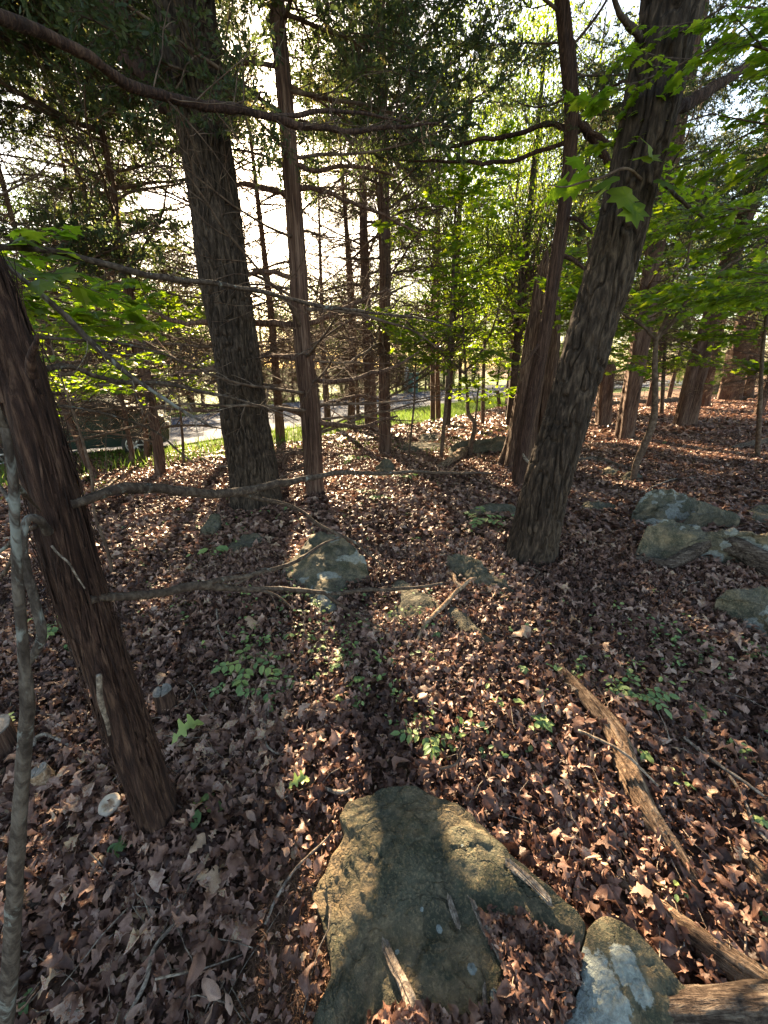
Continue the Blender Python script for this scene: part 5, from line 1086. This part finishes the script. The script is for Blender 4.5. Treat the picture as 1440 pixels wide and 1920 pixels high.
def chip(px, py, L, W, ang, label, seed, dz=.0, mat='grey', name="wood_chip"):
    """splintered piece of wood lying on the slab; L, W in photo pixels"""
    q = G(px, py, .12); x0, y0 = q[0], q[1]; z = drop(x0, y0); s = depth(q)/F; L *= s*1.15; W *= s; q = np.array([x0, y0, z+W*.45+dz])
    t = np.linspace(-.5, .5, 40); dx, dy = math.cos(ang), math.sin(ang); P = np.stack([q[0]+dx*t*L, q[1]+dy*t*L, [max(drop(q[0]+dx*a*L, q[1]+dy*a*L)+W*.35+dz, z-.05) for a in t]], 1)
    P[:, 2] = np.convolve(np.pad(P[:, 2], 6, 'edge'), np.ones(13)/13, 'valid'); Rr = W*.5*np.interp(t, [-.5, -.42, 0, .4, .5], [.25, .8, 1, .65, .08])
    def d(th, ss, r, PP):
        n1 = np.abs(vnoise(np.stack([np.cos(th)*3.5+50, np.sin(th)*3.5, ss*7], -1).reshape(-1, 3), seed).reshape(th.shape)*2-1); n2 = vnoise(np.stack([np.cos(th)*1.3, np.sin(th)*1.3, ss*26], -1).reshape(-1, 3), seed+4).reshape(th.shape)-.5
        e = np.minimum(ss, ss.max()-ss)/ss.max(); jag = vnoise(np.stack([np.cos(th)*2.4, np.sin(th)*2.4, ss*0], -1).reshape(-1, 3), seed+6).reshape(th.shape)
        return r*(.45+n1*.75+n2*.7)*np.clip((e-.16*jag)/.05+.2, .12, 1)
    V, Q, T = tube(P, Rr*1.15, 26, d); c2 = P.mean(0)[2]; V[:-2, 2] = np.repeat(P[:, 2], 26)+(V[:-2, 2]-np.repeat(P[:, 2], 26))*.55; o = link(name, make_mesh(name, V-q, [Q, T], M[mat], False), None, q); return tagm(o, label, "wood chip")
chip(760, 1850, 165, 24, -1.05, "long splintered grey wood piece across the lower left of the slab", 1)
chip(940, 1775, 165, 20, -1.05, "long jagged bark strip along the debris pocket in the slab", 2)
chip(852, 1697, 48, 13, -1.25, "small pale wood sliver alone in the middle of the slab", 3)
chip(990, 1655, 88, 20, -.8, "knobbly bark chip near the right rim of the slab", 4)
chip(1005, 1845, 95, 11, -1.2, "thin pale splinter standing in the debris pocket by the lichened rock", 5, .01)
chip(975, 1740, 60, 9, -1.0, "short brown splinter at the top of the debris pocket", 6, .005)
chip(912, 1880, 60, 13, 1.4, "upright brown splinter at the slab's bottom edge", 7, .005)
chip(1045, 1790, 60, 16, .7, "blunt bark piece by the right end of the debris pocket", 8, .0)
# leaf crumbs caught in the slab's hollow
mb = MB(); n = 750; pxs = rng.uniform(0, 1, (n, 2)); pos = []
poc = [G(*p, .1)[:2] for p in [(905, 1712), (980, 1722), (1040, 1755), (1090, 1790), (1085, 1850), (1060, 1930), (900, 1990), (640, 1990), (700, 1900), (900, 1905), (960, 1850), (930, 1780)]]
poc = np.array(poc); x = rng.uniform(poc[:, 0].min(), poc[:, 0].max(), 4000); y = rng.uniform(poc[:, 1].min(), poc[:, 1].max(), 4000); k = pts_in_poly(x, y, poc); x, y = x[k][:900], y[k][:900]; n = len(x)
z = np.array([drop(a, b_) for a, b_ in zip(x, y)])+rng.random(n)*.02
scatter(mb, full_leaves, np.stack([x, y, z], 1), rng.uniform(0, 6.28, n), rng.normal(0, .35, n), rng.normal(0, .35, n), rng.uniform(.018, .06, n), np.clip(rng.normal(.45, .22, n), 0, 1))
o = link("leaf_debris", mb.mesh("leaf_debris", M['litter']), ground); o["kind"] = "stuff"

# ------------------------------------------------------------------ mushroom
b = G(212, 1527); t = thing("mushroom", "white round mushroom cap with a brown centre left of the near leaning cedar", "mushroom", b)
n = 40; th = np.linspace(0, 2*math.pi, n, endpoint=False); V = [[0, 0, -.004]]; rr = wr(b, 40)*.92
prof = [(.2, -.003), (.4, 0), (.6, .004), (.8, .006), (.93, .004), (1, -.002), (.97, -.007), (.6, -.010), (.2, -.02)]
for p_, z_ in prof:
    for a in th: V.append([rr*p_*math.cos(a)*(1+.06*math.sin(3*a)), rr*p_*math.sin(a)*(1+.05*math.sin(5*a+1)), z_+.003*math.sin(4*a)*p_])
j = np.arange(n); kk = (j+1) % n; Q = np.vstack([np.stack([1+a*n+j, 1+(a+1)*n+j, 1+(a+1)*n+kk, 1+a*n+kk], 1) for a in range(len(prof)-1)]); T = np.stack([0*j, 1+j, 1+kk], 1)
o = link("cap", make_mesh("cap", V, [Q, T], M['mush']), t); o.location = (0, 0, .058); o.rotation_euler = (.35, .1, 0)
Vs, Qs, Ts = tube(np.array([[0, 0, -.02], [0, 0, .02], [0, .002, .050]]), np.array([.008, .007, .008]), 12); link("stem", make_mesh("stem", Vs, [Qs, Ts], M['mush']), t)

# ------------------------------------------------------------------ fallen green leaves
gl = make_mesh("fallen_leaf", full_leaves[0][0], [full_leaves[0][1]], M['seedling'], True, {"rnd": np.full(len(full_leaves[0][0]), .95)})
gl2 = make_mesh("fallen_leaf", full_leaves[2][0], [full_leaves[2][1]], M['litter'], True, {"rnd": np.full(len(full_leaves[2][0]), 1.0)})
for px, py, s, yaw, me, lab in [(352, 1378, .15, .7, gl, "pale green lobed oak leaf lying on brown litter below the sawn stump"), (470, 1168, .14, 2.0, gl2, "pale yellow dead leaf lying alone in the middle of the litter"), (560, 1472, .09, .3, gl, "small green leaf scrap in the litter above the needle patch"),
                               (398, 1655, .09, 1.7, gl2, "cream coloured leaf fragment left of the needle patch"), (368, 1582, .07, 1.1, gl2, "whitish bleached leaf flake right of the leaning cedar's foot"), (976, 1185, .15, .4, gl2, "curled cream leaf standing up in the litter right of the narrow rock ridge")]:
    p = G(px, py, .06); o = link("fallen_leaf", me, None, p); o.scale = (s,)*3; o.rotation_euler = (.25, -.15, yaw); tagm(o, lab, "leaf")

# ------------------------------------------------------------------ seedlings on the floor
SM = {k: [make_mesh("leaf", T_[0], [T_[1]], M['seedling'], False, {"rnd": np.full(len(T_[0]), v)}) for v in (.15, .5, .85)] for k, T_ in (('o', LEAF6), ('m', MAPLE))}
def seedling(px, py, kind, spx, label, seed, n=8, hgt=1.0):
    r = random.Random(seed); b = G(px, py); s = spx*depth(b)/F; t = thing("seedling", label, "plant", b); h = max(s*.7*hgt, .09)
    mb = MB()
    def stem(p0, p1, w):
        m = (p0+p1)/2+np.array([r.uniform(-.05, .05)*s, r.uniform(-.05, .05)*s, .06*s]); P2, R2 = resample(np.array([p0, m, p1]), np.array([w, w*.8, w*.5]), 8); V, Q, T = tube(P2, R2, 4); mb.add(V, Q, T)
    def lf(p, yaw, pit, size, rol=0, k='o'):
        o = link("leaf", r.choice(SM[k]), t); o.location = p; o.rotation_euler = (rol+r.uniform(-.3, .3), pit+r.uniform(-.15, .3), yaw); o.scale = (size,)*3
    z0 = np.zeros(3)
    if kind == 'pinnate':
        for f in range(n):
            a = f*6.28/n+r.uniform(-.5, .5); L = s*r.uniform(.7, 1.1); c = np.array([0, 0, h*r.uniform(.5, .9)]); e = c+np.array([math.cos(a)*L, math.sin(a)*L, h*r.uniform(-.2, .3)]); stem(z0, c, s*.012); stem(c, e, s*.010)
            for u in (.35, .6, .85):
                p = c+(e-c)*u+[0, 0, .03*s]
                for sd_ in (-1, 1): lf(p, a+sd_*1.1, .1, s*.34*r.uniform(.8, 1.1))
            lf(e, a, .15, s*.40)
    elif kind == 'palmate':
        c = np.array([0, 0, h*.6]); stem(z0, c, s*.014)
        for f in range(n): lf(c, f*6.28/n+r.uniform(-.15, .15), .2, s*r.uniform(.55, .7))
    elif kind == 'broad':
        for f in range(n):
            a = f*6.28/n+r.uniform(-.4, .4); c = np.array([math.cos(a)*s*.18, math.sin(a)*s*.18, h*r.uniform(.3, .8)]); stem(z0, c, s*.013); lf(c, a, .25, s*r.uniform(.6, .85))
    else:   # small round leaved sprig
        for f in range(n):
            a = r.uniform(0, 6.28); q = s*r.uniform(.1, .8); c = np.array([math.cos(a)*q, math.sin(a)*q, h*r.uniform(.25, .8)]); stem(z0, c, s*.010); lf(c, a, .2, s*r.uniform(.3, .48))
    link("stem", mb.mesh("stem", M['twig']), t); return t
SL = [(468, 1262, 'pinnate', 62, "dense blue green pinnate seedling, largest in the middle left litter", 5), (505, 1312, 'pinnate', 44, "pinnate seedling right below the dense blue green one", 4), (432, 1292, 'pinnate', 38, "small pinnate seedling left of the dense blue green one", 3),
      (345, 1150, 'sprig', 34, "pale sprig under the lower limb right of the leaning cedar", 7), (560, 1195, 'sprig', 36, "green sprig in the litter below the pointed slab rock", 8), (580, 1160, 'sprig', 26, "little dark sprig just under the pointed slab rock's tip", 5),
      (588, 1085, 'sprig', 34, "light mint sprig growing before the pointed slab rock", 9), (648, 1095, 'sprig', 30, "mint leaves at the right flank of the pointed slab rock", 7), (650, 1236, 'sprig', 34, "round leaved sprig right of the dense pinnate seedling", 8), (640, 1260, 'pinnate', 30, "low pinnate seedling under the round leaved sprig", 3),
      (560, 1290, 'sprig', 32, "yellow green sprig between two pinnate seedlings", 6), (664, 1305, 'broad', 52, "broad leaved seedling with one large pale striped leaf", 5), (700, 1240, 'sprig', 20, "tiny round leaved sprig right of centre litter", 4),
      (795, 1240, 'sprig', 30, "small green sprig below the curved pale stick", 6), (818, 1198, 'palmate', 26, "bright four leaved seedling left of the narrow rock ridge", 5), (980, 1268, 'palmate', 24, "small star shaped seedling above the rotting log's tip", 5),
      (878, 1372, 'palmate', 26, "little dark green rosette in mid right litter", 5), (800, 1395, 'pinnate', 58, "tall sunlit yellow green plant just above the slab", 4), (1015, 1368, 'palmate', 50, "bright sunlit palmate seedling left of the rotting log", 5), (1000, 1398, 'sprig', 40, "leafy sprig at the foot of the bright palmate seedling", 6),
      (1190, 1312, 'pinnate', 58, "wide pinnate plant with drooping leaflets right of the rotting log", 4), (1222, 1335, 'pinnate', 34, "small pinnate shoot on the right of the wide pinnate plant", 2), (1310, 1345, 'palmate', 46, "dark green five leaved plant at mid right", 6), (1252, 1188, 'sprig', 38, "green sprig in front of the smooth greenish boulder", 7),
      (1245, 1238, 'sprig', 30, "shaded sprig below the one before the greenish boulder", 6), (1155, 1248, 'sprig', 32, "pale sprig in shaded leaves above the wide pinnate plant", 6), (1205, 1430, 'palmate', 34, "green seedling tucked against the right side of the rotting log", 5), (1278, 1495, 'sprig', 44, "seedling with two round leaves below the long straight stick", 6),
      (1418, 1555, 'palmate', 34, "green seedling close to the right edge under the bent stick", 5), (1255, 1678, 'sprig', 40, "round leaved lime seedling between the two rotting logs", 6), (1440, 1720, 'broad', 50, "lime seedling cut off by the right edge near the corner", 5), (228, 1598, 'palmate', 50, "bright green five leaved creeper at the leaning cedar's foot", 6),
      (380, 1530, 'broad', 56, "long leaved green seedling right of the leaning cedar's foot", 5), (400, 1040, 'broad', 40, "broad waxy leaves in front of the small upright stone", 5), (375, 1048, 'sprig', 26, "whitish sprig left of the broad waxy leaves", 5), (225, 1235, 'sprig', 34, "yellow green sprig just right of the leaning trunk at mid height", 6),
      (110, 1190, 'pinnate', 40, "fern like pale plant left of the leaning trunk", 4), (900, 985, 'pinnate', 46, "sunlit pale plant left of the leaning oak's foot", 5), (870, 1000, 'sprig', 24, "small sunlit sprig beside the pale plant", 5), (772, 1010, 'sprig', 26, "lime sprig in the open litter right of the pointed slab rock", 5),
      (1385, 1218, 'sprig', 36, "dim sprig under the greenish boulder at right", 6), (1430, 1230, 'pinnate', 34, "shaded feathery plant at the right edge under the boulder", 3), (45, 1900, 'broad', 36, "lime leaf pair in the bottom left corner", 4), (8, 1395, 'pinnate', 50, "pale sunlit frond at the left edge beside the cut off stump", 3),
      (700, 940, 'pinnate', 34, "broad sunlit plant behind the upper limb in mid distance", 4), (640, 975, 'sprig', 22, "tiny sprig between cedar foot and pointed slab rock", 5), (500, 968, 'sprig', 26, "grey green sprig at the thick oak's foot", 7), (450, 965, 'sprig', 22, "pale sprig at the left toe of the thick oak", 6), (540, 960, 'sprig', 26, "sprig between the thick oak and the red brown cedar", 6),
      (605, 1330, 'sprig', 20, "faint little sprig in lit brown leaves at centre", 4), (930, 1120, 'sprig', 16, "tiny green sprig against the wedge rock", 4), (760, 905, 'pinnate', 30, "grassy green tuft in mid distance below the thin sapling", 4), (660, 870, 'pinnate', 30, "sunny ground plant left of the little pointed stone", 4), (1135, 800, 'sprig', 24, "yellow sprig at the short broken trunk's foot", 5),
      (1000, 1480, 'sprig', 22, "small leafy sprig on sunlit leaves left of the bent log", 5), (1130, 1520, 'sprig', 28, "upright feathery sprig in the sunlit leaves beside the slab", 6), (400, 862, 'pinnate', 30, "weedy plant on the sunny slope by the thick oak", 4), (1250, 835, 'sprig', 22, "small weed on the slope by the crooked young tree", 5)]
for k, (px, py, kd, s_, lab, n_) in enumerate(SL): seedling(px, py, kd, s_*.85, lab, k+1, n_)

mb = MB(); P = []; 
for (px, py, rad_, n_) in [(480, 1200, 90, 60), (620, 1230, 110, 90), (700, 1330, 80, 30), (560, 1130, 70, 50), (350, 1130, 80, 30), (1230, 1200, 90, 40), (1150, 1280, 80, 40), (1320, 1250, 80, 30), (900, 1360, 120, 30), (760, 1180, 90, 30), (120, 1180, 60, 30), (450, 985, 90, 60), (700, 960, 120, 40), (950, 1000, 70, 40), (1100, 1180, 120, 30), (1380, 1420, 80, 16), (300, 1060, 100, 40)]:
    for _ in range(int(n_*.55)):
        q = G(px+random.gauss(0, rad_*.6), py+random.gauss(0, rad_*.35)); k_ = random.choice((2, 3, 4, 5))
        for a in range(k_): P.append((q[0]+random.gauss(0, .012), q[1]+random.gauss(0, .012), q[2]+random.uniform(.03, .085), a*6.28/k_+random.uniform(-.4, .4)))
P = np.array(P); n = len(P); scatter(mb, [LEAF6], P[:, :3], P[:, 3], rng.normal(.1, .3, n), rng.normal(0, .3, n), rng.uniform(.014, .036, n), rng.random(n))
o = link("seedling_cover", mb.mesh("seedling_cover", M['seedling'], False)); o["kind"] = "stuff"; o["label"] = "scattered tiny green seedlings poking through the brown leaf litter"; o["category"] = "ground cover"

# ------------------------------------------------------------------ low ground cover on the sunny slope, grass on the verge
def blades(name, x, y, h, w, mat, lean=.35):
    n = len(x); z = H(x, y); a = rng.uniform(0, 6.28, n); hh = h*rng.uniform(.5, 1.3, n); la = rng.uniform(0, 6.28, n); lx = np.cos(la)*hh*rng.uniform(0, lean*2, n); ly = np.sin(la)*hh*rng.uniform(0, lean*2, n)
    dx = np.cos(a)*w; dy = np.sin(a)*w
    V = np.stack([np.stack([x-dx, y-dy, z], 1), np.stack([x+dx, y+dy, z], 1), np.stack([x+lx*.4+dx*.7, y+ly*.4+dy*.7, z+hh*.6], 1), np.stack([x+lx*.4-dx*.7, y+ly*.4-dy*.7, z+hh*.6], 1), np.stack([x+lx, y+ly, z+hh], 1)], 1).reshape(-1, 3)
    o5 = np.arange(n)[:, None]*5; Q = o5+np.array([[0, 1, 2, 3]]); T = o5+np.array([[3, 2, 4]])
    me = make_mesh(name, V, [Q, T], M[mat], False, {"rnd": np.repeat(np.clip(rng.normal(.5, .25, n), 0, 1), 5)}); o = link(name, me); o["kind"] = "stuff"; return o
x = rng.uniform(-34, 16, 160000); y = rng.uniform(6, 46, 160000)
k = (y > line_y(VE, x)-.6*rng.random(160000)) & (y < line_y(NE, x)-.1); x, y = x[k], y[k]
o = blades("verge_grass", x[:70000], y[:70000], .22, .012, 'grass'); o["label"] = "sunlit green grass along the near side of the road"; o["category"] = "grass"
x = rng.uniform(-60, 40, 60000); y = rng.uniform(14, 75, 60000); k = (y > line_y(FE, x)+.2) & (y < line_y(FE, x)+14); x, y = x[k][:26000], y[k][:26000]
o = blades("lawn_grass", x, y, .25, .03, 'grass'); o["label"] = "green grass on the far side of the road"; o["category"] = "grass"
x = rng.uniform(-16, 14, 30000); y = rng.uniform(5.5, 24, 30000); pp = np.stack([x, y, 0*x], 1)
k = (fbm(pp*.5, 3, 5) > .56) & (y < line_y(VE, x)) & (y > line_y(VE, x)-7) & (np.abs(x) < y*1.1+1); x, y = x[k][:6000], y[k][:6000]
o = blades("ground_cover", x, y, .10, .016, 'grass', .9); o["label"] = "thin patches of low weeds on the sunny slope before the verge"; o["category"] = "ground cover"

# ------------------------------------------------------------------ parked car beyond the left trees
def boxv(x0, x1, y0, y1, z0, z1):
    return np.array([[x0, y0, z0], [x1, y0, z0], [x1, y1, z0], [x0, y1, z0], [x0, y0, z1], [x1, y0, z1], [x1, y1, z1], [x0, y1, z1]]), np.array([[0, 3, 2, 1], [4, 5, 6, 7], [0, 1, 5, 4], [1, 2, 6, 5], [2, 3, 7, 6], [3, 0, 4, 7]])
cb = G(120, 862); cb = np.array([cb[0], cb[1]+.6, h1(cb[0], cb[1]+.6)]); yawc = math.atan2(NE[4][1]-NE[2][1], NE[4][0]-NE[2][0])
car = thing("parked_car", "dark green car parked on the road behind the left trees, one wheel showing", "car", cb); car.rotation_euler = (0, 0, yawc)
prof = [(-2.2, .35), (-2.25, .7), (-2.1, .95), (-1.5, 1.02), (-.9, 1.08), (-.25, 1.45), (.9, 1.48), (1.7, 1.12), (2.15, 1.02), (2.25, .7), (2.2, .35), (1.75, .3), (-1.75, .3)]
def extr(pr, y0, y1, inset=.0):
    n = len(pr); V = [[a, y0, z] for a, z in pr]+[[a, y1, z] for a, z in pr]
    q = [[k, (k+1) % n, n+(k+1) % n, n+k] for k in range(n)]; me = bpy.data.meshes.new("p"); 
    return np.array(V), q, n
def prism(name, pr, y0, y1, mat, parent, bev=.04):
    import bmesh
    V, q, n = extr(pr, y0, y1); bm = bmesh.new(); vs = [bm.verts.new(v) for v in V]; bm.faces.new(vs[:n][::-1]); bm.faces.new(vs[n:])
    for f in q: bm.faces.new([vs[i] for i in f])
    bmesh.ops.recalc_face_normals(bm, faces=bm.faces)
    if bev: bmesh.ops.bevel(bm, geom=list(bm.edges), offset=bev, segments=2, affect='EDGES')
    me = bpy.data.meshes.new(name); bm.to_mesh(me); bm.free(); me.materials.append(M[mat]); return link(name, me, parent)
prism("body", prof, -.85, .85, 'carpaint', car)
for y0 in (-.86, .83): prism("side_window", [(-.75, 1.1), (-.2, 1.38), (.85, 1.41), (1.45, 1.12)], y0, y0+.03, 'glass', car, 0)
for cx in (-1.4, 1.4):
    for cy_ in (-.87, .69):
        V, Q, T = tube(np.array([[cx, cy_, .32], [cx, cy_+.05, .32], [cx, cy_+.18, .32]]), np.array([.31, .32, .31]), 28); w = link("wheel", make_mesh("wheel", V, [Q, T], M['rubber']), car)
        mb = MB()
        for a in range(6):
            c_, s_ = math.cos(a*math.pi/3), math.sin(a*math.pi/3); yo = cy_-.01 if cy_ < 0 else cy_+.19
            V, Q, T = tube(np.array([[cx, yo, .32], [cx+c_*.2, yo, .32+s_*.2]]), np.array([.03, .025]), 6); mb.add(V, Q, T)
        tt = np.linspace(0, 2*math.pi, 25); V, Q, T = tube(np.stack([cx+.21*np.cos(tt), 0*tt+yo, .32+.21*np.sin(tt)], 1), np.full(25, .016), 6); mb.add(V, Q, T); link("rim", mb.mesh("rim", M['alloy']), w)
for s_ in (-1, 1):
    V, q = boxv(2.2, 2.27, s_*.6-.15, s_*.6+.15, .72, .86); link("headlight", make_mesh("headlight", V, [q], M['lamp'], False), car)
V, q = boxv(-2.32, -2.2, -.8, .8, .42, .56); link("bumper", make_mesh("bumper", V, [q], M['lamp'], False), car)

# utility box and post across the road
ub = G(774, 738); t = thing("utility_box", "dark green utility box standing across the road between trunks", "utility box", ub); s = depth(ub)/F
V, q = boxv(-9*s, 9*s, -.4, .4, 0, 34*s); link("cabinet", make_mesh("cabinet", V, [q], M['boxgreen'], False), t)
V, q = boxv(-10*s, 10*s, -.45, .45, 34*s, 37*s); link("lid", make_mesh("lid", V, [q], M['boxgreen'], False), t)
V, q = boxv(-.5*s, .5*s, -.43, -.4, 2*s, 32*s); link("door_seam", make_mesh("door_seam", V, [q], M['post'], False), t)
ub = G(761, 738); o = link("marker_post", None, None) if False else None
V, Q, T = tube(np.array([[0, 0, -.2], [0, 0, 28*s], [0, 0, 46*s], [0, 0, 47*s]]), np.array([4.2*s, 4.0*s, 3.6*s, 2.0*s]), 12); o = link("marker_post", make_mesh("marker_post", V, [Q, T], M['post']), None, ub); tagm(o, "pale upright post beside the green utility box across the road", "post")

# ------------------------------------------------------------------ tell look-alikes in one gap apart by distance
same = {}
for o in COL.objects:
    if o.parent is None and "group" in o.keys(): same.setdefault(o["label"], []).append(o)
for lab, L in same.items():
    if len(L) < 2: continue
    L.sort(key=lambda o: o.location.length)
    num = {2: "two", 3: "three", 4: "four", 5: "five", 6: "six", 7: "seven"}.get(len(L), "several")
    for k, o in enumerate(L):
        if len(L) == 2: o["label"] = lab+", "+("nearer", "farther")[k]+" of two"
        else: o["label"] = lab+", "+(["nearest", "second nearest", "third nearest", "fourth nearest", "fifth nearest", "sixth nearest"][k] if k < len(L)-1 else "farthest")+" of "+num
